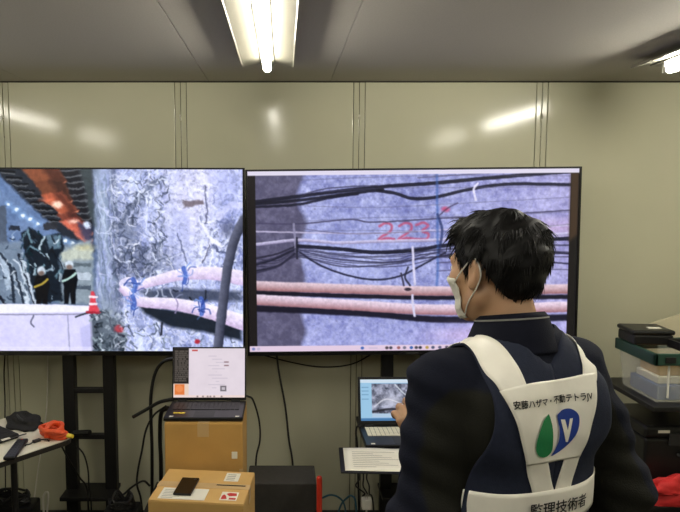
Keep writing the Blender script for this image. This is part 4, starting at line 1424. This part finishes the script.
        for ax in range(3):
            o = [0, 0, 0]
            o[ax] = 1
            A = ins[:n[0] - o[0], :n[1] - o[1], :n[2] - o[2]]
            B = ins[o[0]:, o[1]:, o[2]:]
            e = np.argwhere(A != B)
            u, v = (ax + 1) % 3, (ax + 2) % 3
            ok = (e[:, u] > 0) & (e[:, v] > 0) & (e[:, u] < n[u] - 1) & (e[:, v] < n[v] - 1)
            e = e[ok]
            s = A[e[:, 0], e[:, 1], e[:, 2]]
            q = []
            for du, dv in ((-1, -1), (0, -1), (0, 0), (-1, 0)):
                w = e.copy()
                w[:, u] += du
                w[:, v] += dv
                q.append(idx[w[:, 0], w[:, 1], w[:, 2]])
            q = np.stack(q, 1)
            q[~s] = q[~s][:, ::-1]
            faces.append(q)
        f = np.concatenate(faces)
        f = f[(f >= 0).all(1)]
        return P, f


def relax(P, f, it=2, lam=.5):
    for _ in range(it):
        S = np.zeros_like(P)
        N = np.zeros(len(P))
        for a in range(4):
            for b in ((a + 1) % 4, (a - 1) % 4):
                np.add.at(S, f[:, a], P[f[:, b]])
                np.add.at(N, f[:, a], 1)
        P = P + lam * (S / np.maximum(N, 1)[:, None] - P)
    return P


def np_mesh(name, P, f, m, parent, attr=None):
    me = bpy.data.meshes.new(name)
    me.vertices.add(len(P))
    me.vertices.foreach_set('co', P.astype(np.float32).ravel())
    me.loops.add(f.size)
    me.loops.foreach_set('vertex_index', f.ravel().astype(np.int32))
    me.polygons.add(len(f))
    me.polygons.foreach_set('loop_start', np.arange(0, f.size, f.shape[1], dtype=np.int32))
    me.update(calc_edges=True)
    if attr:
        for k, v in attr.items():
            a = me.attributes.new(k, 'FLOAT', 'POINT')
            a.data.foreach_set('value', np.asarray(v, np.float32))
    return link(name, me, m, parent, True)


def waves(seed, n, freq, stretch=(1, 1, 1)):
    q = np.random.default_rng(seed)
    K = q.normal(size=(n, 3)) * freq * np.array(stretch)
    ph_ = q.random(n) * 6.283

    def fn(X, Y, Z):
        s = 0
        for k_, p_ in zip(K, ph_):
            s = s + np.sin(k_[0] * X + k_[1] * Y + k_[2] * Z + p_)
        return s / math.sqrt(n)
    return fn


PX, PY, PYAW = .475, 1.345, math.radians(20)
person = thing('person', 'person with black hair, face mask and white-strapped vest facing the televisions', 'person', (PX, PY, 0), PYAW)

skin = mat('skin', (172, 134, 102), 0.55, var=0.06, scale=18, bump=0.03, bump_scale=150)
skin.node_tree.nodes['Principled BSDF'].inputs['Subsurface Weight'].default_value = 0.08
hairm = mat('hair', (11, 10, 10), 0.55, var=0.2, scale=60, spec=0.2)
vestm = mat('vest_fabric', (38, 43, 60), 0.8, spec=0.2, var=0.1, scale=90, bump=0.15, bump_scale=400)
whitem = mat('reflective_white', (242, 238, 226), 0.38, var=0.03, scale=25, bump=0.10, bump_scale=28, spec=0.5)
maskm = mat('mask_fabric', (206, 204, 194), 0.8, var=0.02, scale=60)
collarm = mat('collar_fabric', (18, 20, 32), 0.85, spec=0.15, var=0.1, scale=90, bump=0.15, bump_scale=400)
pipem = mat('piping', (120, 119, 114), 0.6)
trouserm = mat('trouser_fabric', (40, 42, 50), 0.8, var=0.1, scale=80)
shoem = mat('shoe_rubber', (24, 24, 26), 0.5)
lgreen, lblue = mat('logo_green', (22, 128, 74), 0.5), mat('logo_blue', (30, 62, 150), 0.5)
eyem, irism = mat('eye_white', (226, 222, 214), 0.2), mat('iris', (30, 20, 14), 0.15)
# jacket: navy with olive-black panels under the arms, one cloth colour mask stored on the mesh
jackm = mat('jacket_fabric', (21, 24, 37), 0.85, spec=0.15, var=0.10, scale=70, bump=0.18, bump_scale=300)
nt = jackm.node_tree
at_ = nt.nodes.new('ShaderNodeAttribute')
at_.attribute_name = 'panel'
mx_ = nt.nodes.new('ShaderNodeMix')
mx_.data_type = 'RGBA'
src = nt.nodes['Principled BSDF'].inputs['Base Color'].links[0].from_socket
nt.links.new(at_.outputs['Fac'], mx_.inputs[0])
nt.links.new(src, mx_.inputs[6])
mx_.inputs[7].default_value = srgb(32, 32, 27)
nt.links.new(mx_.outputs[2], nt.nodes['Principled BSDF'].inputs['Base Color'])

# joints, in the person's own frame: x to the right hand, y forward, z up
SHL, ELL_, WRL = (-.165, -.012, 1.350), (-.212, -.020, 1.060), (-.108, .140, 1.122)
SHR, ELR, WRR = (.165, -.012, 1.350), (.275, -.035, 1.060), (.205, .145, .945)
HYAW = math.radians(14)
HEAD = Vector((-.020, .028, 1.562))
HR = Matrix.Translation(HEAD) @ Matrix.Rotation(HYAW, 4, 'Z') @ Matrix.Rotation(math.radians(-4), 4, 'X')
HR3 = HR.to_3x3()


def hd(x, y, z):
    return tuple(HR @ Vector((x, y, z)))


def hand_points(wr, dirv, palm_n, side):
    """five fingers, knuckle by knuckle; dirv: along the hand, palm_n: out of the palm, side: towards the thumb"""
    d, n, s = Vector(dirv).normalized(), Vector(palm_n).normalized(), None
    n = (n - d * n.dot(d)).normalized()
    s = Vector(side)
    s = (s - d * s.dot(d) - n * s.dot(n)).normalized()
    w = Vector(wr)
    out = []
    for off, ln, r, curl in ((.030, .074, .0088, .50), (.010, .082, .0092, .55), (-.011, .076, .0088, .62), (-.030, .060, .0078, .70)):
        p = w + d * .092 + s * off
        pts = [w + d * .045 + s * off * .8, p]
        a = .25
        for seg, fr in enumerate((.45, .31, .24)):
            a += curl
            p = p + (d * math.cos(a) + n * math.sin(a)) * ln * fr
            pts.append(p.copy())
        out.append((pts, [r * 1.25, r * 1.12, r, r * .92, r * .8]))
    th = [w + d * .020 + s * .022, w + d * .045 + s * .048 + n * .012, w + d * .070 + s * .056 + n * .026, w + d * .090 + s * .050 + n * .040]
    out.append((th, [.015, .0125, .0108, .0085]))
    palm = (w + d * .05, d, n, s)
    return out, palm


def add_hand(F, wr, elbow, palm_n, side, d=None):
    d = Vector(d) if d else Vector(wr) - Vector(elbow)
    fingers, (c, d, n, s) = hand_points(wr, d, palm_n, side)
    R = Matrix((s, d, n)).transposed()
    F.ell(tuple(c), (.041, .052, .0165), .012, mtx=R)
    for pts, rad in fingers:
        F.chain([tuple(p) for p in pts], rad, .0035)


# ---- body: one continuous surface, hands to head to feet
F = Field((-.42, -.26, -.0), (.42, .36, 1.72), .0048)
F.loft([.86, .95, 1.05, 1.18, 1.30, 1.37, 1.41, 1.44], [.15, .148, .134, .145, .150, .12, .08, .06], [.10, .10, .092, .10, .10, .08, .065, .06],
       [.0, .0, .0, .0, -.005, -.012, -.015, -.012], .03)
F.cone((0, -.028, 1.39), hd(0, -.022, -.05), .056, .052, .03)
for s, sh_, el_, wr_ in ((-1, SHL, ELL_, WRL), (1, SHR, ELR, WRR)):
    F.cone((s * .045, -.02, 1.375), (sh_[0], sh_[1], sh_[2] - .02), .034, .044, .03)
    F.chain([sh_, el_, wr_], [.048, .038, .026], .02)
    hipj, knee, ank = (s * .085, .0, .90), (s * .105, .015, .48), (s * .115, -.015, .085)
    F.chain([hipj, knee, ank], [.085, .058, .040], .03)
    F.cone((s * .115, -.03, .045), (s * .125, .13, .032), .036, .028, .02)
add_hand(F, WRL, ELL_, (.25, .95, -.2), (1, 0, .1), (-.22, .28, .93))
add_hand(F, WRR, ELR, (-.9, .2, .2), (0, .5, 1))
# head
rm_ = HR3
F.ell(hd(0, -.012, .030), (.075, .096, .084), .02, mtx=rm_)
F.ell(hd(0, .028, -.038), (.058, .062, .076), .025, mtx=rm_)
F.ell(hd(0, .064, -.090), (.024, .020, .022), .02, mtx=rm_)
for s in (-1, 1):
    F.cone(hd(s * .055, -.005, -.055), hd(s * .022, .058, -.092), .022, .018, .02)
    F.ell(hd(s * .040, .058, -.020), (.026, .022, .024), .02, mtx=rm_)
    F.cone(hd(s * .012, .084, .024), hd(s * .044, .070, .020), .010, .009, .015)
    F.ell(hd(s * .031, .090, .002), (.015, .012, .010), .008, 'sub', mtx=rm_)
    # ear: flattened shell with a hollow
    er = HR3 @ Euler((0, 0, s * .35)).to_matrix()
    F.ell(hd(s * .080, -.014, -.004), (.0095, .019, .031), .006, mtx=er)
    F.ell(hd(s * .081, -.006, -.028), (.008, .010, .012), .006, mtx=er)
    F.ell(hd(s * .0905, -.010, .0), (.0065, .010, .018), .004, 'sub', mtx=er)
F.cone(hd(0, .088, .014), hd(0, .104, -.022), .009, .0125, .012)
for s in (-1, 1):
    F.ell(hd(s * .012, .096, -.026), (.008, .010, .008), .008, mtx=rm_)
F.cone(hd(-.018, .082, -.058), hd(.018, .082, -.058), .0085, .0085, .01)
P_, f_ = F.surface()
P_ = relax(P_, f_, 1, .4)
body = np_mesh('body', P_, f_, skin, person)
BB = BVHTree.FromPolygons([tuple(p) for p in P_], [tuple(q) for q in f_])
for s in (-1, 1):
    e = MB().lathe([(.0001, -.0115), (.006, -.0098), (.010, -.0055), (.0115, 0), (.010, .0055), (.006, .0098), (.0001, .0115)], (0, 0, 0), 16)
    o = e.build('eye', eyem, person, True)
    o.data.transform(HR @ Matrix.Translation((s * .031, .0765, .002)))
    e = MB().lathe([(.0052, 0), (.0048, .0012), (.0001, .0018)], (0, 0, 0), 16)
    i = e.build('iris', irism, o, True)
    i.data.transform(HR @ Matrix.Translation((s * .031, .0875, .002)) @ Matrix.Rotation(-math.pi / 2, 4, 'X'))
    b_ = MB().tube(spline([(s * .014, .092, .022), (s * .030, .092, .027), (s * .048, .078, .022)], 4), [.003] * 8 + [.0015], 6)
    o = b_.build('eyebrow', hairm, person, True)
    o.data.transform(HR)

# ---- trousers and shoes
F = Field((-.24, -.2, .05), (.24, .2, 1.02), .008)
F.loft([.80, .86, .95, 1.00], [.175, .178, .172, .165], [.118, .12, .115, .108], [0, 0, 0, 0], .02)
for s in (-1, 1):
    F.chain([(s * .085, .0, .88), (s * .105, .012, .48), (s * .115, -.015, .09)], [.102, .080, .072], .03)
wv = waves(5, 8, 30, (1, 1, .8))
F.displace(lambda X, Y, Z: .002 * wv(X, Y, Z), (-.24, -.2, .05), (.24, .2, 1.0))
P_, f_ = F.surface()
np_mesh('trousers', relax(P_, f_, 2), f_, trouserm, person)
for s in (-1, 1):
    F = Field((min(s * .05, s * .2), -.12, 0), (max(s * .05, s * .2), .22, .14), .006)
    F.cone((s * .115, -.035, .055), (s * .125, .13, .042), .048, .040, .01)
    F.cone((s * .115, -.02, .05), (s * .115, -.015, .11), .046, .044, .02)
    F.put((-.3, -.3, -.05), (.3, .3, .006), lambda X, Y, Z: Z + 0 * X + 0 * Y - .004, 0, 'sub')
    P_, f_ = F.surface()
    np_mesh('shoe', relax(P_, f_, 2), f_, shoem, person)

# ---- jacket
F = Field((-.44, -.24, .74), (.44, .30, 1.50), .0062)
F.loft([.76, .82, .95, 1.08, 1.18, 1.27, 1.325, 1.37, 1.405, 1.44], [.185, .182, .176, .172, .178, .182, .168, .122, .084, .070],
       [.135, .135, .130, .128, .130, .130, .122, .104, .086, .078], [.0, .0, .0, .002, .0, -.006, -.012, -.018, -.02, -.02], .03, ex=2.4)
for s, sh_, el_, wr_ in ((-1, SHL, ELL_, WRL), (1, SHR, ELR, WRR)):
    F.cone((s * .050, -.022, 1.372), (sh_[0] * 1.0, sh_[1], sh_[2] - .016), .054, .060, .035)
    F.chain([(sh_[0], sh_[1], sh_[2] - .010), el_, tuple(Vector(el_).lerp(Vector(wr_), .9))], [.066, .067, .038], .03)
# upper back under the collar
F.cone((-.055, -.058, 1.378), (.055, -.058, 1.378), .050, .050, .035)
# shoulder blades
for s in (-1, 1):
    F.ell((s * .085, -.105, 1.285), (.07, .036, .09), .03)
# neck opening
F.cone((0, -.026, 1.39), hd(0, -.022, -.04), .057, .057, .012, 'sub')
# folds: fine ones everywhere, deep ones along the sleeves and under the arms
w1, w2, w3 = waves(21, 10, 26, (1, 1, .8)), waves(22, 8, 46, (1, 1, 1.3)), waves(23, 7, 30, (.5, .7, 1.7))


def folds(X, Y, Z):
    arm = np.clip((np.abs(X) - .17) / .05, 0, 1)
    return .0024 * w1(X, Y, Z) + .0010 * w2(X, Y, Z) + arm * .0075 * w3(X, Y, Z)


F.displace(folds, (-.44, -.24, .74), (.44, .30, 1.50))
P_, f_ = F.surface()
P_ = relax(P_, f_, 2, .5)
JP, Jf = P_, f_


def smooth01(v):
    v = np.clip(v, 0, 1)
    return v * v * (3 - 2 * v)


# olive-black panel: back of the armhole and the inner sleeve
ax_, z_ = np.abs(P_[:, 0]), P_[:, 2]
inner = smooth01((z_ * 0 + 1.352 - z_) / .012)
lat = np.interp(z_, [.7, 1.05, 1.12, 1.22, 1.30, 1.36], [.245, .240, .245, .252, .235, .19])
panel = inner * smooth01((lat - ax_) / .010) * smooth01((ax_ - .10) / .02) * smooth01((.03 - P_[:, 1]) / .02)
right = P_[:, 0] > 0
lat2 = np.interp(z_, [.7, 1.05, 1.15, 1.25, 1.32], [.34, .315, .27, .215, .19])
panel = np.where(right, smooth01((1.31 - z_) / .015) * smooth01((lat2 - ax_) / .010) * smooth01((ax_ - .10) / .02), panel)
jacket = np_mesh('jacket', P_, f_, jackm, person, {'panel': panel})
JB = BVHTree.FromPolygons([tuple(p) for p in P_], [tuple(q) for q in f_])

# collar: stand-up band folded outwards, light piping along its edge
na, R0 = 40, Matrix.Translation((0, -.024, 0))
rows = []
for rr, zz, fr in ((.062, 1.395, 0), (.060, 1.435, 0), (.0575, 1.480, 0), (.0600, 1.485, .0), (.0655, 1.478, .2), (.075, 1.452, .5), (.088, 1.416, .8), (.090, 1.410, 1)):
    row = []
    for j in range(na + 1):
        a_ = -math.pi / 2 + (j / na - .5) * 2 * math.pi * .93
        low = (1 - math.cos(a_ + math.pi / 2)) * .5        # 0 at the nape, 1 at the throat
        row.append((rr * 1.0 * math.cos(a_) - .010, -.022 + rr * 1.06 * math.sin(a_) + low * .012, zz - .030 * low))
    rows.append(row)
col = grid_mesh('collar', np.array(rows), collarm, person, .004)
edge = [(x * 1.03, (y + .022) * 1.03 - .022, z - .006) for x, y, z in rows[4]]
o = MB().tube([Vector(p) + Vector((0, 0, .004)) for p in edge], .0022, 6).build('piping', pipem, col, True)


# ---- safety vest: sheets laid on the jacket
def vpt(s, t, off, fb=-1):
    """point on the jacket: s across the back (arc from the spine), t up the back and over the shoulder"""
    sg = 1 if s >= 0 else -1
    al = max(abs(s) - .12, 0) / .14
    ox = sg * min(abs(s), .12)
    th = max(t - 1.25, 0) / .14
    z = min(t, 1.25)
    d = Vector((sg * math.sin(al) * math.cos(th), fb * math.cos(al) * math.cos(th), math.sin(th)))
    o = Vector((ox, -.01, z))
    h = JB.ray_cast(o, d)
    if h[0] is None:
        return o + d * .13
    p = h[0]
    for _ in range(1):
        pass
    return p + d * off


def patch(name, fn, ns, nt_, off, m, parent, thick=.0, fb=-1, blur=2):
    """fn(u, v) -> (s, t), u and v in 0..1"""
    P = np.zeros((nt_, ns, 3))
    for i in range(nt_):
        for j in range(ns):
            s, t = fn(j / (ns - 1), i / (nt_ - 1))
            P[i, j] = vpt(s, t, off, fb)
    for _ in range(blur):
        Q = P.copy()
        Q[1:-1] = .5 * P[1:-1] + .25 * (P[2:] + P[:-2])
        P = Q.copy()
        Q[:, 1:-1] = .5 * P[:, 1:-1] + .25 * (P[:, 2:] + P[:, :-2])
        P = Q
    return grid_mesh(name, P, m, parent, thick)


TOP = 1.25 + .14 * math.pi / 2
zs_ = [1.00, 1.10, 1.16, 1.22, 1.28, 1.34, 1.40, TOP]
arm_hole = [.205, .203, .190, .162, .142, .140, .144, .148]
wfun = lambda t: float(np.interp(t, zs_, arm_hole))
nfun = lambda t: float(np.interp(t, [1.0, 1.405, 1.418, 1.44, TOP], [0, 0, .045, .068, .078]))
vest = None
for fb in (-1, 1):
    for sg in (-1, 1):
        nf = nfun if fb < 0 else (lambda t: float(np.interp(t, [1.0, 1.20, TOP], [.004, .02, .078])))
        fn = lambda u, v, sg=sg, nf=nf: (lambda t: (sg * (nf(t) + (wfun(t) - nf(t)) * u), t))(1.0 + (TOP - 1.0) * v)
        o = patch('vest_panel', fn, 26, 46, .0065, vestm, vest if vest else person, .003, fb)
        if vest is None:
            o.name = 'safety_vest'
            vest = o


def strip(name, a, b, off, m, parent, fb=-1, n=40, nw=7):
    """ribbon between two border polylines given as (s, t)"""
    def pl(pts, v):
        pts = np.array(pts)
        L = np.concatenate([[0], np.cumsum(np.hypot(*np.diff(pts, axis=0).T))])
        return np.array([np.interp(v * L[-1], L, pts[:, 0]), np.interp(v * L[-1], L, pts[:, 1])])
    fn = lambda u, v: tuple(pl(a, v) * (1 - u) + pl(b, v) * u)
    return patch(name, fn, nw, n, off, m, parent, .0012, fb)


# panel corners on the back: (s, t)
PT, PB = 1.352, 1.208
OFF = .0105
strip('shoulder_strap', [(-.146, TOP), (-.142, 1.41), (-.124, PT - .012)], [(-.090, TOP), (-.084, 1.41), (-.072, PT - .012)], OFF, whitem, vest)
strip('shoulder_strap', [(.098, TOP), (.090, 1.41), (.060, PT - .008)], [(.148, TOP), (.138, 1.41), (.097, PT - .008)], OFF, whitem, vest)
strip('back_plate', [(-.128, PT - .004), (-.102, 1.290), (-.071, PB)], [(.098, PT + .004), (.080, 1.290), (.058, PB)], OFF + .0012, whitem, vest, nw=22)
strip('lower_strap', [(-.072, PB + .004), (-.056, 1.170), (-.044, 1.138)], [(-.022, PB + .004), (-.007, 1.170), (.006, 1.138)], OFF, whitem, vest)
strip('lower_strap', [(.020, PB + .004), (.012, 1.170), (.004, 1.138)], [(.059, PB + .004), (.052, 1.170), (.044, 1.138)], OFF, whitem, vest)
for sg in (-1, 1):
    strip('front_strap', [(sg * .095, TOP), (sg * .075, 1.35), (sg * .065, 1.14)], [(sg * .146, TOP), (sg * .125, 1.35), (sg * .115, 1.14)], OFF, whitem, vest, 1)

# belt all around, from inside out so that the arms do not get in the way
rows = []
for z in np.linspace(1.080, 1.148, 8):
    row = []
    for j in range(120):
        a_ = 2 * math.pi * j / 120
        d = Vector((math.cos(a_), math.sin(a_), 0))
        h = JB.ray_cast(Vector((0, 0, z)), d)
        r_ = min(h[3] if h[0] is not None else .2, 1 / math.hypot(math.cos(a_) / .178, math.sin(a_) / .140))
        row.append(r_)
    rows.append(row)
rows = np.array(rows)
for _ in range(6):
    rows = .5 * rows + .25 * (np.roll(rows, 1, 1) + np.roll(rows, -1, 1))
rows[:] = .5 * rows + .5 * rows.mean(0)
P = np.zeros(rows.shape + (3,))
for i, z in enumerate(np.linspace(1.080, 1.148, 8)):
    for j in range(120):
        a_ = 2 * math.pi * j / 120
        P[i, j] = ((rows[i, j] + .013) * math.cos(a_), (rows[i, j] + .013) * math.sin(a_), z)
belt = grid_mesh('belt', P, whitem, vest, .0016, closed=True)
BELT = BVHTree.FromPolygons([tuple(p) for p in P.reshape(-1, 3)], [(i * 120 + j, i * 120 + (j + 1) % 120, (i + 1) * 120 + (j + 1) % 120, (i + 1) * 120 + j) for i in range(7) for j in range(120)])


def lettering(text, size, bold):
    c = bpy.data.curves.new('lettering', 'FONT')
    c.body = text
    c.size = size
    c.align_x = 'CENTER'
    c.align_y = 'CENTER'
    o = bpy.data.objects.new('lettering', c)
    COL.objects.link(o)
    bpy.context.view_layer.update()
    me = bpy.data.meshes.new_from_object(o.evaluated_get(bpy.context.evaluated_depsgraph_get()))
    bpy.data.objects.remove(o)
    bpy.data.curves.remove(c)
    # heavier strokes: the same outline laid four times, a hair apart
    bm = bmesh.new()
    for dx, dy in ((bold, 0), (-bold, 0), (0, bold), (0, -bold)):
        n0 = len(bm.verts)
        bm.from_mesh(me)
        bm.verts.ensure_lookup_table()
        for v in bm.verts[n0:]:
            v.co.x += dx
            v.co.y += dy
    bm.to_mesh(me)
    bm.free()
    return me


PLATE = [o for o in vest.children if o.name.startswith('back_plate')][0]
_v = [v.co.copy() for v in PLATE.data.vertices]
PLB = BVHTree.FromPolygons(_v, [tuple(p.vertices) for p in PLATE.data.polygons])


def lay(me, s0, t0, off, sx=1.0, slope=0.0, bvh=None):
    bm = bmesh.new()
    bm.from_mesh(me)
    bmesh.ops.triangulate(bm, faces=bm.faces[:])
    for _ in range(2):
        bmesh.ops.subdivide_edges(bm, edges=[e for e in bm.edges if e.calc_length() > .006], cuts=1)
        bmesh.ops.triangulate(bm, faces=bm.faces[:])
    for v in bm.verts:
        s, t = s0 + v.co.x * sx, t0 + v.co.y + slope * v.co.x
        o = Vector((s, -.5, t))
        h = (bvh or PLB).ray_cast(o, Vector((0, 1, 0)))
        p = h[0] if h[0] is not None else vpt(s, t, OFF + .002)
        nn = h[1] if h[0] is not None else Vector((0, -1, 0))
        v.co = p + (nn if nn.y < 0 else -nn) * off
    bm.to_mesh(me)
    bm.free()
    return me


me = lay(lettering('安藤ハザマ・不動テトラJV', .0155, .0004), -.018, 1.328, .0034, 1.0)
link('lettering', me, M['ink'], PLATE)
me = lay(lettering('監理技術者', .0280, .0005), .016, 1.112, .0050, 1.0, 0.0, BELT)
link('lettering', me, M['ink'], belt)


def flat(poly):
    bm = bmesh.new()
    bm.faces.new([bm.verts.new((x, y, 0)) for x, y in poly])
    me = bpy.data.meshes.new('logo')
    bm.to_mesh(me)
    bm.free()
    return me


def smooth_poly(pts, n=6):
    P = [Vector((x, y, 0)) for x, y in pts]
    P = P + [P[0]]
    S = spline(P, n)[:-1]
    return [(p.x, p.y) for p in S]


# emblem: green half leaf, blue half leaf with a white V
K_ = .00228
gl = smooth_poly([(-9, 21), (-16, 14), (-20.5, 3), (-22, -9), (-19, -17), (-13, -21), (-7, -20), (-3.5, -15), (-3.8, -5), (-5, 8), (-7, 16)])
bl = smooth_poly([(1, 18), (7, 22.5), (15, 22.5), (21.5, 17), (22.5, 8), (20, -2), (14, -11), (6, -17.5), (-4, -21.5), (0, -15), (3, -6), (3.2, 4), (2, 11)])
vv = [(4.2, 13.5), (8.6, 13), (11.2, 2.5), (13.2, 13.5), (16.0, 13.8), (12.0, -9), (9.8, -9)]
for nm, pts, m_, o_ in (('emblem_leaf', gl, lgreen, .0032), ('emblem_leaf', bl, lblue, .0032), ('emblem_letter', vv, whitem, .0046)):
    me = lay(flat([(x * K_, y * K_ * .87) for x, y in pts]), -.009, 1.264, o_)
    link(nm, me, m_, PLATE)

# ---- face mask and ear loops
rows = []
for i in range(13):
    v = i / 12
    row = []
    for j in range(25):
        u = j / 24 * 2 - 1
        z = .002 - .098 * v + .016 * abs(u) * (0.5 - v) * -1.0
        a_ = u * math.radians(72 - 10 * abs(v - .5))
        o = HR @ Vector((0, .02, z * 1.0 - .012))
        d = HR3 @ Vector((math.sin(a_), math.cos(a_), -.18 * max(v - .6, 0)))
        d.normalize()
        h = BB.ray_cast(o + d * .20, -d)
        r_ = (h[0] - o).length if h[0] is not None else .07
        row.append((o, d, r_))
    rows.append(row)
RR = np.array([[c[2] for c in r] for r in rows])
RR = np.minimum(RR, .105)
for _ in range(5):
    Q = RR.copy()
    Q[1:-1] = np.maximum(RR[1:-1], .5 * RR[1:-1] + .25 * (RR[2:] + RR[:-2]))
    Q[:, 1:-1] = np.maximum(Q[:, 1:-1], .5 * Q[:, 1:-1] + .25 * (Q[:, 2:] + Q[:, :-2]))
    RR = Q
P = np.array([[tuple(rows[i][j][0] + rows[i][j][1] * (RR[i, j] + .0035 + .0012 * math.sin(i * 1.6))) for j in range(25)] for i in range(13)])
mask = grid_mesh('face_mask', P, maskm, person, .0012)
for s, j in ((-1, 0), (1, 24)):
    top, bot = Vector(P[1, j]), Vector(P[11, j])
    et, eb, em = HR @ Vector((s * .083, -.016, .026)), HR @ Vector((s * .083, -.020, -.034)), HR @ Vector((s * .086, -.034, -.004))
    m1, m2 = top.lerp(et, .5), bot.lerp(eb, .5)
    ou = HR3 @ Vector((s * .007, 0, 0))
    MB().tube(spline([top, m1 + ou, et, em, eb, m2 + ou, bot], 5), .0015, 6).build('ear_loop', maskm, mask, True)

# ---- hair: cap with locks
F = Field(tuple(HEAD + Vector((-.15, -.17, -.15))), tuple(HEAD + Vector((.15, .17, .18))), .0042)
F.ell(hd(0, -.016, .036), (.083, .103, .090), .01, mtx=rm_)
F.ell(hd(0, -.045, .015), (.074, .070, .086), .03, mtx=rm_)
F.ell(hd(0, .045, .075), (.058, .048, .036), .03, mtx=rm_)
Hi = np.array(HR.inverted())
wa, wb = waves(31, 9, 75), waves(33, 9, 130)


def local(X, Y, Z):
    return (Hi[0, 0] * X + Hi[0, 1] * Y + Hi[0, 2] * Z + Hi[0, 3], Hi[1, 0] * X + Hi[1, 1] * Y + Hi[1, 2] * Z + Hi[1, 3],
            Hi[2, 0] * X + Hi[2, 1] * Y + Hi[2, 2] * Z + Hi[2, 3])


LY = [-.13, -.07, -.045, -.030, -.010, .006, .016, .030, .042, .060, .075, .13]
LZ = [-.078, -.074, -.055, -.020, .022, .016, -.012, -.008, .028, .050, .056, .06]
sl, X, Y, Z = F.region(F.lo, F.lo + F.h * F.n)
lx, ly, lz = local(X, Y, Z)
cut = np.interp(ly, LY, LZ) + .9 * np.maximum(np.abs(lx) - .030, 0) * (ly < -.02) - lz
F.F[sl] += (.0028 * wa(X, Y, Z) + .0016 * wb(X, Y, Z)).astype(np.float32)
F.F = np.maximum(F.F, cut.astype(np.float32) * .8)
P_, f_ = F.surface()
hair = np_mesh('hair', relax(P_, f_, 1, .4), f_, hairm, person)
HB = BVHTree.FromPolygons([tuple(p) for p in P_], [tuple(q) for q in f_])
lk = MB()
q = random.Random(9)
crown = Vector((0.012, -.060, .118))
made = 0
while made < 2600:
    v = Vector((q.gauss(0, 1), q.gauss(0, 1), q.gauss(.25, 1))).normalized()
    o = Vector((0, -.016, .02))
    h = HB.ray_cast(HR @ (o + v * .3), HR3 @ (-v))
    if h[0] is None:
        continue
    p = HR.inverted() @ h[0]
    if p.z < float(np.interp(p.y, LY, LZ)) + (.9 * max(abs(p.x) - .03, 0) if p.y < -.02 else 0) + .004:
        continue
    n_ = (HR3.inverted() @ h[1]).normalized()
    d = p - crown
    d = Vector((d.x, d.y, d.z * 1.0 - .035 - (.03 if p.z < .04 else 0)))
    if p.y > .02:
        d += Vector((q.gauss(0, .02), .03, -.01))
    d += Vector((q.gauss(0, .018), q.gauss(0, .018), q.gauss(0, .012)))
    d = (d - n_ * d.dot(n_))
    if d.length < 1e-4:
        continue
    d.normalize()
    side = n_.cross(d)
    L = q.uniform(.016, .034) * (1.15 if p.z > .05 else .8)
    w = q.uniform(.0012, .0026)
    lift = q.uniform(.0, .22)
    droop = q.uniform(.2, .9)
    ring = []
    for k in range(5):
        t = k / 4
        c = p - n_ * .003 + d * L * t + n_ * (L * lift * t - L * droop * lift * t * t) + Vector((0, 0, -L * .22 * t * t))
        ww = w * (1 - t) ** .7 + .00015
        ring.append([lk.bm.verts.new(HR @ (c + side * ww)), lk.bm.verts.new(HR @ (c - side * ww)), lk.bm.verts.new(HR @ (c + n_ * ww * .8))])
    for a, b in zip(ring, ring[1:]):
        for k in range(3):
            lk.bm.faces.new((a[k], a[(k + 1) % 3], b[(k + 1) % 3], b[k]))
    made += 1
o = lk.build('hair_locks', hairm, hair, True, 60)
o['kind'] = 'stuff'
